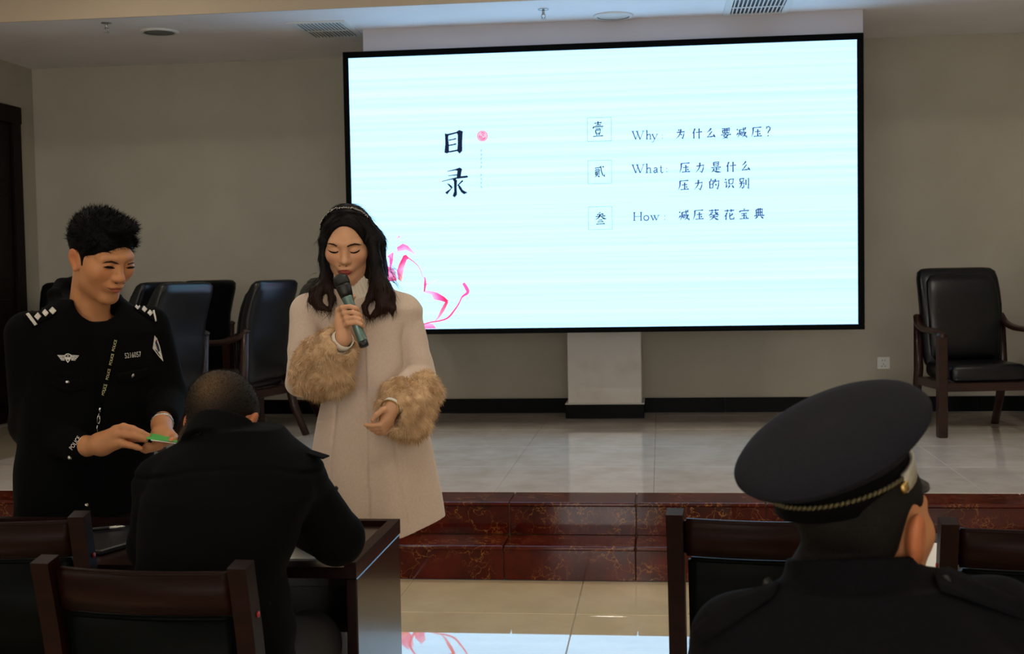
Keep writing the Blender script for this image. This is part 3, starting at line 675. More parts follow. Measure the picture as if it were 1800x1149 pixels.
# things on the desks
def flat(name, c, sx, sy, h, rz, m_, lab, cat, z, bev=.0006):
    o = box(name, (-sx/2, -sy/2, 0), (sx/2, sy/2, h), m_, None, bev); o.location = (c[0], c[1], z); o.rotation_euler = (0, 0, rz); return tag(o, lab, cat)
flat('paper_stack', (.588, 3.14), .19, .30, .010, -.2, M['paper'], 'stack of white paper on the right desk beside the capped officer', 'paper', .7425)
flat('sticky_note', (.59, 3.345), .10, .05, .003, .15, M['yellow'], 'yellow card behind the stack of white paper', 'card', .7425)
p = WZ(545, 960, .75); flat('paper_sheet', (p[0]-.06, p[1]+.03), .21, .29, .003, .08, M['paper'], 'white sheet on the left desk under the seated man\'s arm', 'paper', .7425)
p = WZ(200, 950, .75); nb = flat('notebook', (p[0]-.02, p[1]+.02), .20, .27, .014, -.35, M['black'], 'black notebook on the left desk between chair and seated man', 'notebook', .7425, .003)
p = WZ(172, 926, .77); pen = tag(empty('pen', (p[0], p[1], .7645), .5), 'silver and black pen lying on the black notebook', 'pen')
tube('barrel', [(-.07, 0, 0), (.03, 0, 0)], .0055, M['black'], pen); tube('grip', [(.03, 0, 0), (.062, 0, 0), (.072, 0, 0)], [.0058, .005, .001], M['steel'], pen); tube('clip', [(-.066, 0, .0065), (-.02, 0, .0075)], .0016, M['steel'], pen, 6)
# ================================================================== people: implicit surfaces meshed with surface nets
class Vol:
    def __init__(s, xs, ys, zs):
        s.ax = [np.asarray(a, np.float32) for a in (xs, ys, zs)]; s.D = np.full([len(a) for a in s.ax], 1., np.float32)
    def _sub(s, lo, hi, m):
        sl = []
        for a, l, h in zip(s.ax, lo, hi):
            i, j = np.searchsorted(a, l-m), np.searchsorted(a, h+m)
            if j-i < 1: return None
            sl.append(slice(i, j))
        return tuple(sl)
    def _ev(s, prim, fr, m):
        fn, lo, hi = prim; lo = np.asarray(lo, float); hi = np.asarray(hi, float)
        if fr is not None:
            R, c, k = fr; C8 = np.array([[(lo, hi)[i][0], (lo, hi)[j][1], (lo, hi)[l][2]] for i in (0, 1) for j in (0, 1) for l in (0, 1)])
            Wc = (C8*k)@R.T+c; lo, hi = Wc.min(0), Wc.max(0)
        sl = s._sub(lo, hi, m)
        if sl is None: return None, None
        X = s.ax[0][sl[0]][:, None, None]; Y = s.ax[1][sl[1]][None, :, None]; Z = s.ax[2][sl[2]][None, None, :]
        if fr is not None:
            R, c, k = fr; R = R.astype(np.float32)/k; X, Y, Z = X-np.float32(c[0]), Y-np.float32(c[1]), Z-np.float32(c[2])
            X, Y, Z = R[0, 0]*X+R[1, 0]*Y+R[2, 0]*Z, R[0, 1]*X+R[1, 1]*Y+R[2, 1]*Z, R[0, 2]*X+R[1, 2]*Y+R[2, 2]*Z
            return sl, fn(X, Y, Z)*k
        return sl, fn(X, Y, Z)
    def add(s, prim, k=.02, fr=None):
        sl, d = s._ev(prim, fr, k*1.5+.02)
        if sl is None: return
        A = s.D[sl]; d = np.broadcast_to(d, A.shape)
        if k > 0:
            h = np.clip(.5+.5*(A-d)/k, 0, 1); s.D[sl] = A+(d-A)*h-k*h*(1-h)
        else: s.D[sl] = np.minimum(A, d)
    def cut(s, prim, k=.01, fr=None):
        sl, d = s._ev(prim, fr, k*1.5+.02)
        if sl is None: return
        A = s.D[sl]; d = -np.broadcast_to(d, A.shape)
        if k > 0:
            h = np.clip(.5-.5*(A-d)/k, 0, 1); s.D[sl] = A+(d-A)*h+k*h*(1-h)
        else: s.D[sl] = np.maximum(A, d)
    def mesh(s, smooth=0):
        D = s.D; S = D < 0
        c = S[:-1, :-1, :-1].astype(np.int8)
        for i, j, k in ((1, 0, 0), (0, 1, 0), (0, 0, 1), (1, 1, 0), (1, 0, 1), (0, 1, 1), (1, 1, 1)):
            c = c+S[i:D.shape[0]-1+i, j:D.shape[1]-1+j, k:D.shape[2]-1+k]
        I = np.argwhere((c > 0) & (c < 8)); n = len(I)
        idm = np.full(c.shape, -1, np.int32); idm[I[:, 0], I[:, 1], I[:, 2]] = np.arange(n)
        P = np.zeros((n, 3)); cnt = np.zeros(n)
        cor = [(0, 0, 0), (1, 0, 0), (0, 1, 0), (1, 1, 0), (0, 0, 1), (1, 0, 1), (0, 1, 1), (1, 1, 1)]
        val = [D[I[:, 0]+a, I[:, 1]+b, I[:, 2]+e] for a, b, e in cor]
        pos = [np.stack([s.ax[0][I[:, 0]+a], s.ax[1][I[:, 1]+b], s.ax[2][I[:, 2]+e]], 1) for a, b, e in cor]
        for i, j in ((0, 1), (2, 3), (4, 5), (6, 7), (0, 2), (1, 3), (4, 6), (5, 7), (0, 4), (1, 5), (2, 6), (3, 7)):
            m = (val[i] < 0) != (val[j] < 0)
            t = val[i][m]/(val[i][m]-val[j][m]); P[m] += pos[i][m]+(pos[j][m]-pos[i][m])*t[:, None]; cnt[m] += 1
        P /= cnt[:, None]
        Q = []
        for ax in range(3):
            a, b = [(1, 2), (2, 0), (0, 1)][ax]
            sh = list(S.shape); sl0 = [slice(1, -1)]*3; sl1 = [slice(1, -1)]*3
            sl0[ax] = slice(0, -1); sl1[ax] = slice(1, None)
            A, B = S[tuple(sl0)], S[tuple(sl1)]; E_ = np.argwhere(A != B)
            if len(E_) == 0: continue
            off = np.ones(3, int); off[ax] = 0; E_ = E_+off
            flip = A[tuple((E_-off).T)]
            def cell(da, db):
                q = E_.copy(); q[:, a] -= da; q[:, b] -= db; return idm[q[:, 0], q[:, 1], q[:, 2]]
            q = np.stack([cell(1, 1), cell(0, 1), cell(0, 0), cell(1, 0)], 1)
            q[~flip] = q[~flip][:, ::-1]; Q.append(q[(q >= 0).all(1)])
        Q = np.concatenate(Q)
        for _ in range(smooth):
            acc = np.zeros_like(P); cn = np.zeros(n)
            for i in range(4):
                u, v = Q[:, i], Q[:, (i+1) % 4]
                for k in range(3): acc[:, k] += np.bincount(u, P[v, k], n)+np.bincount(v, P[u, k], n)
                cn += np.bincount(u, minlength=n)+np.bincount(v, minlength=n)
            P = P*.5+.5*acc/np.maximum(cn, 1)[:, None]
        return P, Q
def axis(lo, hi, h, fine=()):
    "grid coordinates with step h, finer inside the (lo, hi, step) ranges"
    out = [lo]
    while out[-1] < hi:
        st = h
        for a, b, f in fine:
            if a-h < out[-1] < b: st = min(st, f)
        out.append(out[-1]+st)
    return np.array(out)
def E(c, r, rot=None):
    c = np.asarray(c, float); r = np.asarray(r, float) if not np.isscalar(r) else np.full(3, float(r))
    def fn(X, Y, Z):
        x, y, z = X-c[0], Y-c[1], Z-c[2]
        if rot is not None: x, y, z = rot[0, 0]*x+rot[1, 0]*y+rot[2, 0]*z, rot[0, 1]*x+rot[1, 1]*y+rot[2, 1]*z, rot[0, 2]*x+rot[1, 2]*y+rot[2, 2]*z
        k0 = np.sqrt((x/r[0])**2+(y/r[1])**2+(z/r[2])**2); k1 = np.sqrt((x/r[0]**2)**2+(y/r[1]**2)**2+(z/r[2]**2)**2)
        return (k0*(k0-1)/(k1+1e-6)).astype(np.float32)
    m = r if rot is None else np.full(3, r.max())
    return fn, c-m, c+m
def C(a, b, ra, rb=None, flat=None):
    "tapered capsule; flat=(axis, k): k<1 flattens it along that direction"
    a = np.asarray(a, float); b = np.asarray(b, float); rb = ra if rb is None else rb; ba = b-a; L2 = max(ba@ba, 1e-9)
    if flat is not None: fa = np.asarray(flat[0], float); fa = fa/np.linalg.norm(fa)
    def fn(X, Y, Z):
        x, y, z = X-a[0], Y-a[1], Z-a[2]; t = np.clip((x*ba[0]+y*ba[1]+z*ba[2])/L2, 0, 1); x, y, z = x-t*ba[0], y-t*ba[1], z-t*ba[2]
        d2 = x*x+y*y+z*z
        if flat is not None:
            q = x*fa[0]+y*fa[1]+z*fa[2]; d2 = d2+q*q*(1/flat[1]**2-1)
        d = np.sqrt(d2)-(ra+(rb-ra)*t)
        return (d*(flat[1] if flat is not None else 1)).astype(np.float32)
    r = max(ra, rb); return fn, np.minimum(a, b)-r, np.maximum(a, b)+r
def ZL(st, n=2.3):
    "body loft: stations (z, cx, cy, rx, ry), superellipse sections"
    st = np.array(sorted(st), float)
    def fn(X, Y, Z):
        z = np.asarray(Z); g = [np.interp(z, st[:, 0], st[:, i]).astype(np.float32) for i in (1, 2, 3, 4)]
        d = ((np.abs(X-g[0])/g[2])**n+(np.abs(Y-g[1])/g[3])**n)**(1/n)-1
        return np.maximum(d*np.minimum(g[2], g[3]), np.maximum(Z-st[-1, 0], st[0, 0]-Z)).astype(np.float32)
    return fn, (np.min(st[:, 1]-st[:, 3]), np.min(st[:, 2]-st[:, 4]), st[0, 0]), (np.max(st[:, 1]+st[:, 3]), np.max(st[:, 2]+st[:, 4]), st[-1, 0])
def ROT(psi=0., pitch=0., roll=0.):
    "local -Y is the front; psi turns it towards +X, pitch bows it down, roll tips it sideways"
    p, q, r = (math.radians(v) for v in (psi, pitch, roll))
    Rz = np.array([[math.cos(p), -math.sin(p), 0], [math.sin(p), math.cos(p), 0], [0, 0, 1]])
    Rx = np.array([[1, 0, 0], [0, math.cos(q), -math.sin(q)], [0, math.sin(q), math.cos(q)]])
    Ry = np.array([[math.cos(r), 0, math.sin(r)], [0, 1, 0], [-math.sin(r), 0, math.cos(r)]])
    return Rz@Rx@Ry
def head(v, fr, fem=False, ears=True, jaw=1.):
    A = lambda p, k: v.add(p, k, fr); X = lambda p, k: v.cut(p, k, fr)
    A(E((0, .018, .034), (.074, .094, .084)), 0)
    A(E((0, -.020, -.022), (.064*jaw, .066, .080)), .03)
    A(C((-.030*jaw, -.012, -.070), (-.014, -.052, -.094), .026, .018), .03); A(C((.030*jaw, -.012, -.070), (.014, -.052, -.094), .026, .018), .03)
    A(E((0, -.066, -.098), (.017 if fem else .021, .015, .014)), .022)
    for s in (-1, 1):
        A(E((s*.044, -.052, -.014), (.021, .024, .022)), .03)
        A(C((s*.012, -.083, .034), (s*.044, -.066, .030), .009, .008), .022)
        X(E((s*.031, -.094, .010), (.019, .015, .0115)), .014)
        A(E((s*.031, -.0695, .009), (.0155, .0145, .0125)), .005)
        if ears:
            rr = ROT(0, 0, s*10)@ROT(s*-18, -10, 0)
            A(E((s*.079, .014, -.006), (.0085, .019, .031), rr), .008)
            X(E((s*.087, .008, -.004), (.007, .011, .017), rr), .006)
            A(E((s*.078, .004, -.032), (.007, .009, .009)), .008)
    A(C((0, -.079, .022), (0, -.098, -.018), .0075, .010), .016)
    A(E((0, -.1015, -.0215), (.0105, .0105, .009)), .010)
    for s in (-1, 1): A(E((s*.0115, -.090, -.025), (.0085, .010, .0075)), .008)
    A(E((0, -.080, -.052), (.026, .012, .016)), .02)
    A(E((0, -.0905, -.0515), (.021, .008, .0052)), .006); A(E((0, -.0885, -.0605), (.017, .0085, .0058)), .006)
    X(C((-.022, -.098, -.0562), (.022, -.098, -.0562), .0032), .005)
def finger(v, P, r0, r1, k=.004):
    P = [np.asarray(p, float) for p in P]; n = len(P)-1
    for i in range(n): v.add(C(P[i], P[i+1], r0+(r1-r0)*i/n, r0+(r1-r0)*(i+1)/n), k if i else .008)
def ray_bvh(bvh, px, py, off=.0012):
    d = Vector(ray(px, py)).normalized(); h = bvh.ray_cast(Vector(CAMP), d)
    if h[0] is None: return None
    nn = h[1] if h[1].dot(d) < 0 else -h[1]
    return np.array(h[0]+nn*off-d*.0003)
def bvh_of(*obs):
    V = []; Fc = []
    for o in obs:
        w = wloc(o); k = len(V); V += [Vector(np.array(p.co)+w) for p in o.data.vertices]; Fc += [tuple(i+k for i in p.vertices) for p in o.data.polygons]
    return BVHTree.FromPolygons(V, Fc)
def decal(name, polys, bvh, m_, parent, off=.0012, cuts=0, thick=0.):
    "flat print or thin trim laid on a surface: outlines in photograph pixels, cast onto the surface"
    bm = bmesh.new()
    for P in polys:
        try: bm.faces.new([bm.verts.new((x, y, 0)) for x, y in P])
        except ValueError: pass
    bmesh.ops.triangulate(bm, faces=bm.faces)
    if cuts: bmesh.ops.subdivide_edges(bm, edges=bm.edges, cuts=cuts, use_grid_fill=True)
    bm.verts.ensure_lookup_table(); last = None; bad = []
    for v in bm.verts:
        q = ray_bvh(bvh, v.co.x, v.co.y, off)
        if q is None: bad.append(v)
        else: v.co = Vector(q)
    if bad: bmesh.ops.delete(bm, geom=bad, context='VERTS')
    V = [v.co[:] for v in bm.verts]; bm.verts.index_update(); Fc = [tuple(v.index for v in f.verts) for f in bm.faces]; bm.free()
    if not V: return None
    o = mk(name, V, Fc, m_, parent, True, world=True)
    if thick: md = o.modifiers.new('thickness', 'SOLIDIFY'); md.thickness = thick; md.offset = 0
    return o
def decal_text(s, cx, cy, h, w, rot, bvh, m_, parent, name='lettering', off=.0015, shear=0.):
    P, Fc = glyph(s, cx, cy, h, w, rot, shear); V = []
    ok = True
    for x, y in P:
        q = ray_bvh(bvh, x, y, off)
        if q is None: return None
        V.append(q)
    return mk(name, V, Fc, m_, parent, world=True)
def strands(name, P0, D0, L, wdt, m_, parent, seg=3, bend=None, col=None):
    "thin tapered blades: roots P0, directions D0, lengths L"
    n = len(P0); side = np.cross(D0, rng.normal(size=(n, 3))); side /= np.linalg.norm(side, axis=1)[:, None]+1e-9
    V = np.zeros((n, 2*seg+1, 3))
    for i in range(seg):
        t = i/seg; c = P0+D0*(L*t)[:, None]+(bend*(t*t*L)[:, None] if bend is not None else 0); w = wdt*(1-t*.8)
        V[:, 2*i] = c-side*w/2; V[:, 2*i+1] = c+side*w/2
    V[:, -1] = P0+D0*L[:, None]+(bend*L[:, None] if bend is not None else 0)
    k = 2*seg+1; base = np.arange(n)*k; F4 = []; F3 = []
    for i in range(seg-1): F4.append(np.stack([base+2*i, base+2*i+1, base+2*i+3, base+2*i+2], 1))
    F3 = np.stack([base+2*seg-2, base+2*seg-1, base+2*seg], 1)
    Fc = ([tuple(q) for q in np.concatenate(F4).tolist()] if F4 else [])+[tuple(q) for q in F3.tolist()]
    o = mk(name, V.reshape(-1, 3), Fc, m_, parent, True, world=True, col=np.repeat(col, k, 0) if col is not None else None)
    return tag(o, kind='stuff')
def normals(P, Q):
    nrm = np.zeros_like(P); a = np.cross(P[Q[:, 2]]-P[Q[:, 0]], P[Q[:, 3]]-P[Q[:, 1]])
    for i in range(4):
        for k in range(3): nrm[:, k] += np.bincount(Q[:, i], a[:, k], len(P))
    return nrm/(np.linalg.norm(nrm, axis=1)[:, None]+1e-12)
def loc(P, fr): return ((P-fr[1])@fr[0])/fr[2]
def glob(p, fr): return fr[0]@(np.asarray(p, float)*fr[2])+fr[1]
def lerp3(a, b, t): return np.asarray(a)[None]*(1-t[:, None])+np.asarray(b)[None]*t[:, None]
SKW = np.array(srgb(212, 160, 124)[:3]); SKM = np.array(srgb(188, 130, 88)[:3])
def skin_cols(P, base, fr, stub=0.):
    q = loc(P, fr); c = np.repeat(base[None], len(P), 0)
    blush = np.exp(-(((np.abs(q[:, 0])-.042)/.022)**2+((q[:, 2]+.02)/.022)**2))*(q[:, 1] < -.02); c = c*(1-blush[:, None]*np.array([.02, .12, .12]))
    ear = np.clip((np.abs(q[:, 0])-.074)/.008, 0, 1)*(np.abs(q[:, 2]) < .05)*(np.abs(q[:, 1]) < .05); c = c*(1-ear[:, None]*np.array([0., .22, .25]))
    if stub:
        s = np.clip((-.045-q[:, 2])/.02, 0, 1)*(q[:, 1] < .0)*np.clip((q[:, 2]+.14)/.02, 0, 1); c = c*(1-stub*s[:, None])
    return c
def person(lab, loc_): return tag(empty('person', loc_), lab, 'person')
# ------------------------------------------------------------------ the woman with the microphone
def woman():
    root = person('woman in a beige coat with fur cuffs and glitter headband, speaking into a microphone', (-.94, 4.03, 0))
    fr = (ROT(7, 20, 0), W(611, 431, 4.0), .96)
    mA, mB = W(602, 499, 3.825), W(640, 607, 3.775)
    # body: one continuous surface, fine where skin shows
    v = Vol(axis(-1.2, -.66, .0028), axis(3.68, 4.2, .0028), axis(-.002, 1.72, .016, ((1.36, 1.6, .0025), (1.6, 1.72, .006), (1.2, 1.36, .0028), (.88, 1.07, .0028))))
    head(v, fr, fem=True, jaw=.95)
    v.add(C(glob((0, .03, -.06), fr), W(630, 530, 4.05), .046, .052), .03)
    v.add(ZL([(.86, -.93, 4.04, .14, .10), (1.0, -.935, 4.04, .13, .09), (1.15, -.94, 4.04, .125, .085), (1.28, -.945, 4.04, .145, .085), (1.36, -.95, 4.045, .12, .07), (1.4, -.955, 4.05, .06, .05)]), .02)
    S1, E1, W1 = W(545, 552, 4.03), W(534, 668, 3.98), W(604, 594, 3.812)
    S2, E2, W2 = W(704, 552, 4.03), W(733, 652, 4.02), W(690, 713, 3.80)
    for a, b, c in ((S1, E1, W1), (S2, E2, W2)):
        v.add(C(a, b, .044, .036), .02); v.add(C(b, c, .036, .0235), .012)
    for s in (-1, 1):
        v.add(C((-.945+s*.07, 4.04, .88), (-1.0+s*.055, 4.03, .5), .078, .052), .03); v.add(C((-1.0+s*.055, 4.03, .5), (-1.02+s*.055, 4.05, .08), .05, .034), .02)
    # right hand round the microphone
    ax = (mB-mA)/np.linalg.norm(mB-mA)
    v.add(C(W1, W(602, 566, 3.822), .0225, .023), .012); v.add(C(W(602, 570, 3.822), W(600, 548, 3.828), .022, .02), .012)
    for i, (py, l) in enumerate(((541, 1.), (551, 1.06), (560.5, 1.), (569, .86))):
        xm = 602+(py-499)*.352; Ym = 3.825-(py-499)/108*.05
        finger(v, [W(xm-19, py+5, Ym+.012), W(xm-15.5, py-1, Ym-.018), W(xm-1, py-2.5, Ym-.0255), W(xm+9*l, py+.5, Ym-.020), W(xm+13*l, py+4, Ym-.008)], .0082, .0064, .0015)
    finger(v, [W(604, 556, 3.84), W(610, 538, 3.852), W(617, 527, 3.842), W(622, 521, 3.832)], .011, .0075)
    # left hand hanging relaxed
    v.add(C(W2, W(683, 735, 3.80), .022, .021, ((.3, 1, .2), .7)), .012); v.add(C(W(688, 722, 3.795), W(678, 736, 3.79), .018, .017), .01)
    finger(v, [W(680, 735, 3.79), W(668, 746, 3.773), W(655, 747.5, 3.765), W(643, 746.5, 3.76)], .0092, .0066)
    finger(v, [W(684, 740, 3.797), W(670, 751.5, 3.783), W(658, 752.5, 3.775), W(647, 750.5, 3.772)], .0092, .0066)
    finger(v, [W(686, 744, 3.806), W(673, 757, 3.795), W(662, 758, 3.79), W(653, 755, 3.79)], .0088, .0064)
    finger(v, [W(688, 746, 3.815), W(677, 760, 3.808), W(668, 762, 3.806), W(660, 760, 3.806)], .008, .006)
    finger(v, [W(684, 716, 3.79), W(673, 720, 3.772), W(661, 729, 3.763), W(655, 738, 3.761)], .0105, .007)
    P, Q = v.mesh(1)
    col = skin_cols(P, SKW, fr)
    body = mk('body', P, Q, M['skin_w'], root, True, col, True)
    bv = bvh_of(body)
    z = lambda L: [(480+u/3.83, 340+w/3.83) for u, w in L]
    for L in ([(360, 338), (385, 333), (410, 337), (434, 350), (428, 357), (408, 348), (385, 342)], [(497, 352), (520, 341), (548, 334), (578, 338), (600, 347), (575, 347), (548, 346), (520, 352), (500, 361)]):
        decal('eyebrow', [z(L)], bv, M['brow'], body, .0012, 2)
    for L in ([(366, 376), (385, 385), (405, 391), (425, 391), (440, 384), (438, 394), (425, 400), (405, 401), (385, 395)], [(510, 384), (525, 392), (545, 393), (565, 387), (586, 374), (580, 388), (565, 398), (545, 403), (525, 401)]):
        decal('eyelash', [z(L)], bv, M['lash'], body, .0014, 2)
    decal('upper_lip', [z([(430, 521), (455, 517), (470, 513), (480, 516), (492, 513), (510, 517), (536, 523), (510, 527), (482, 528), (455, 527)])], bv, M['lip'], body, .0012, 2)
    decal('lower_lip', [z([(434, 525), (455, 529), (482, 530), (510, 529), (532, 526), (515, 541), (497, 550), (480, 553), (462, 549), (446, 539)])], bv, M['lip'], body, .0016, 2)
    for L in ([(442, 482), (455, 487), (456, 492), (444, 490)], [(484, 488), (500, 482), (500, 489), (488, 493)]): decal('nostril', [z(L)], bv, M['mouth'], body, .0012, 1)
    # turtleneck
    a, b = W(631, 526, 4.035), glob((0, .022, -.102), fr)
    T = (b-a)/np.linalg.norm(b-a); u = np.cross((0, 1, 0), T); u /= np.linalg.norm(u); w_ = np.cross(T, u); V = []; Fc = []; n = 120
    prof = [(-.45, .075), (0, .064), (.2, .061), (.45, .058), (.75, .0575), (.95, .058), (1.04, .056), (1.03, .050), (.8, .049)]
    for t, r in prof:
        for k in range(n):
            an = 2*math.pi*k/n; rr = r*(1+.022*math.cos(an*30)); V.append(a+(b-a)*t+(u*math.cos(an)+w_*math.sin(an))*rr)
    for i in range(len(prof)-1):
        for k in range(n): Fc.append((i*n+k, i*n+(k+1) % n, (i+1)*n+(k+1) % n, (i+1)*n+k))
    mk('turtleneck', V, Fc, M['knit'], root, True, world=True)
    # coat
    v = Vol(axis(-1.24, -.62, .0042), axis(3.74, 4.32, .0045), axis(.585, 1.44, .0042))
    st = [(.606, -.945, 4.06, .232, .19), (.64, -.945, 4.06, .23, .19), (.75, -.938, 4.055, .212, .175), (.90, -.936, 4.045, .190, .152), (.98, -.937, 4.04, .172, .138), (1.06, -.938, 4.035, .152, .122), (1.14, -.94, 4.03, .142, .116), (1.23, -.942, 4.03, .142, .116), (1.29, -.945, 4.03, .155, .112), (1.335, -.948, 4.035, .155, .102), (1.365, -.95, 4.038, .12, .088), (1.385, -.952, 4.04, .088, .074), (1.40, -.953, 4.042, .07, .064)]
    f0, lo, hi = ZL(st, 2.25)
    xs = lambda Z: np.interp(Z, (.6, .92, 1.2), (W(650, 912, 3.87)[0], W(648, 780, 3.9)[0], W(643, 637, 3.91)[0])).astype(np.float32)
    def fn(X, Y, Z):
        d = f0(X, Y, Z); th = np.arctan2(Y-4.05, X+.935)
        d = d-np.clip((.95-Z)/.35, 0, 1)*.011*np.cos(7*th+.6)
        d = d-.0018*np.sin(26*X+9*Z)*np.sin(17*Z+5*X)
        d = np.where((X > xs(Z)) & (Y < 4.05), d-.0055, d)
        return np.maximum(d, .606+.05*((X+.94)/.23)**2*(X > -.94)-Z).astype(np.float32)
    v.add((fn, lo, hi), 0); torso = v; v = Vol(*torso.ax)
    S1, E1, C1 = W(544, 549, 4.03), W(533, 668, 3.985), W(584, 618, 3.86)
    S2, E2, C2 = W(706, 549, 4.03), W(734, 654, 4.025), W(710, 692, 3.91)
    v.add(C(W(575, 533, 4.035), S1, .05, .060), .03); v.add(C(W(672, 533, 4.035), S2, .05, .060), .03)
    v.add(C(S1, E1, .062, .055), .012); v.add(C(E1, C1, .056, .052), .008)
    v.add(C(S2, E2, .062, .056), .012); v.add(C(E2, C2, .057, .052), .008)
    Xc, Yc, Zc = v.ax[0][:, None, None], v.ax[1][None, :, None], v.ax[2][None, None, :]
    v.D += (.0035*np.sin(70*Zc+34*Xc+20*Yc)*np.sin(23*Zc-41*Xc)*np.clip((1.25-Zc)/.08, 0, 1)).astype(np.float32)
    A, B = torso.D, v.D; Zc = v.ax[2][None, None, :]
    kk = (.006+.034*np.clip((Zc-1.27)/.06, 0, 1)).astype(np.float32); h = np.clip(.5+.5*(A-B)/kk, 0, 1)
    v.D = A+(B-A)*h-kk*h*(1-h)+(.012*np.exp(-((A-B)/.013)**2)*np.clip((1.32-Zc)/.08, 0, 1)).astype(np.float32)
    X = v.ax[0][:, None, None]; Y = v.ax[1][None, :, None]; Z = v.ax[2][None, None, :]
    for pts in (((588, 712, 3.9), (578, 800, 3.88), (572, 930, 3.87)), ((690, 770, 3.89), (703, 860, 3.88), (716, 935, 3.88))):
        q = np.array([W(*p) for p in pts]); o_ = np.argsort(q[:, 2]); xx = np.interp(Z, q[o_, 2], q[o_, 0])
        v.D += (.0065*np.exp(-((X-xx)/.005)**2)*(Y < 4.0)*(Z < q[:, 2].max())*np.clip((Z-.625)/.04, 0, 1)).astype(np.float32)
    q0, q1 = W(545, 745, 3.92), W(583, 735, 3.9)
    v.D += (.003*np.exp(-((Z-np.interp(X, (q0[0], q1[0]), (q0[2], q1[2])))/.004)**2)*(Y < 4.0)*(X > q0[0])*(X < q1[0])).astype(np.float32)
    # neck opening
    v.cut(C(W(630, 512, 4.02), W(626, 480, 3.98), .062, .066), .008)
    P, Q = v.mesh(1); coat = mk('coat', P, Q, M['coat'], root, True, world=True)
    # fur cuffs
    def cuff(parts, hole, seed):
        q = np.array([p for pr in parts for p in (pr[1], pr[2])]); lo, hi = q.min(0)-.03, q.max(0)+.03
        vv = Vol(*[axis(lo[i], hi[i], .0045) for i in range(3)])
        for p in parts: vv.add(p, .03)
        vv.cut(hole, .006)
        X = vv.ax[0][:, None, None]; Y = vv.ax[1][None, :, None]; Z = vv.ax[2][None, None, :]
        vv.D += (.005*np.sin(75*X+40*Y+seed)*np.sin(60*Z+31*X)+.004*np.sin(140*Z+90*Y)*np.sin(120*X+seed)).astype(np.float32)
        P, Q = vv.mesh(0); o = mk('fur_cuff', P, Q, M['fur'], root, True, world=True)
        N = normals(P, Q); i = rng.integers(0, len(P), 11000); g = np.array([.25, 0, -.8])
        cl = np.stack([np.sin(40*P[i, 0]+30*P[i, 2]+seed), np.sin(37*P[i, 1]+45*P[i, 2]), np.sin(50*P[i, 0]-35*P[i, 1])], 1)
        D = N[i]*.75+g*.5+cl*.4+rng.normal(size=(len(i), 3))*.22; D /= np.linalg.norm(D, axis=1)[:, None]
        strands('fur_hairs', P[i]-N[i]*.002+rng.normal(size=(len(i), 3))*.002, D, rng.uniform(.010, .021, len(i)), .0016, M['furhair'], o, 2, bend=np.array([[0, 0, -.3]]))
        return o
    a, b = W(556, 654, 3.93), W(590, 610, 3.85)
    cuff([C(a, b, .083, .066), E(W(597, 652, 3.86), (.042, .045, .055)), E(W(585, 672, 3.87), (.05, .045, .04)), E(W(560, 620, 3.9), .055)],
         C(W(600, 606, 3.83), W(614, 580, 3.79), .036, .05), .3)
    a, b = W(737, 690, 3.95), W(703, 722, 3.85)
    cuff([C(a, b, .070, .072), E(W(722, 752, 3.87), (.05, .05, .04)), E(W(694, 684, 3.87), (.04, .045, .035)), E(W(738, 725, 3.9), (.038, .05, .06))],
         C(W(697, 727, 3.82), W(668, 742, 3.76), .036, .05), 1.7)
    # cream sleeve lining showing inside the right cuff
    def ring(name, c, axd, r, h, m_, par, n=28, bump=0.):
        axd = np.asarray(axd)/np.linalg.norm(axd); u = np.cross((0, 0, 1), axd); u /= np.linalg.norm(u); w = np.cross(axd, u); V = []; Fc = []
        pr = [(-h/2, r), (-h/2, r+.0025), (0, r+.0035), (h/2, r+.0025), (h/2, r)]
        for t, rr in pr:
            for k in range(n): an = 2*math.pi*k/n; V.append(c+axd*t+(u*math.cos(an)+w*math.sin(an))*(rr+bump*math.cos(an*9)))
        for i in range(len(pr)):
            j = (i+1) % len(pr)
            for k in range(n): Fc.append((i*n+k, i*n+(k+1) % n, j*n+(k+1) % n, j*n+k))
        return mk(name, V, Fc, m_, par, True, world=True)
    d1 = W1v = W(604, 594, 3.812)-W(534, 668, 3.98); c1 = W(601, 598, 3.822)
    ring('sleeve_lining', c1, d1, .031, .03, M['knit'], root)
    d2 = W(690, 713, 3.80)-W(733, 652, 4.02)
    wr = ring('bracelet', W(688.5, 714.5, 3.797), d2, .0268, .014, M['white'], root)
    ring('bracelet_rim', W(686, 717.5, 3.789), d2, .0275, .004, M['brass'], wr)
    # hair
    v = Vol(axis(-1.16, -.80, .0034), axis(3.84, 4.2, .0036), axis(1.29, 1.71, .0034))
    v.add(E((0, .024, .040), (.085, .106, .092)), 0, fr)
    v.cut(E((-.002, -.090, -.022), (.063, .080, .112)), .012, fr)
    v.cut(E((0, -.05, -.12), (.075, .08, .06)), .01, fr); v.cut(E((0, -.088, .014), (.063, .064, .080)), .008, fr)
    def chain(L, k=.012):
        for p, q in zip(L, L[1:]): v.add(C(W(*p[:3]), W(*q[:3]), p[3], q[3]), k)
    chain([(578, 398, 3.965, .016), (569, 425, 3.955, .015), (567, 455, 3.955, .012), (571, 485, 3.945, .013), (565, 507, 3.915, .016), (557, 524, 3.90, .014), (563, 538, 3.89, .011), (578, 545, 3.885, .006)])
    chain([(571, 485, 3.945, .012), (578, 505, 3.92, .012), (584, 525, 3.905, .010), (580, 545, 3.895, .005)])
    chain([(565, 500, 3.93, .012), (550, 512, 3.915, .011), (548, 528, 3.905, .010), (556, 540, 3.895, .006)])
    chain([(645, 385, 3.985, .012), (656, 425, 3.968, .018), (660, 460, 3.96, .020), (664, 490, 3.945, .025), (673, 515, 3.925, .028), (673, 538, 3.912, .020), (660, 551, 3.905, .009), (652, 556, 3.90, .004)])
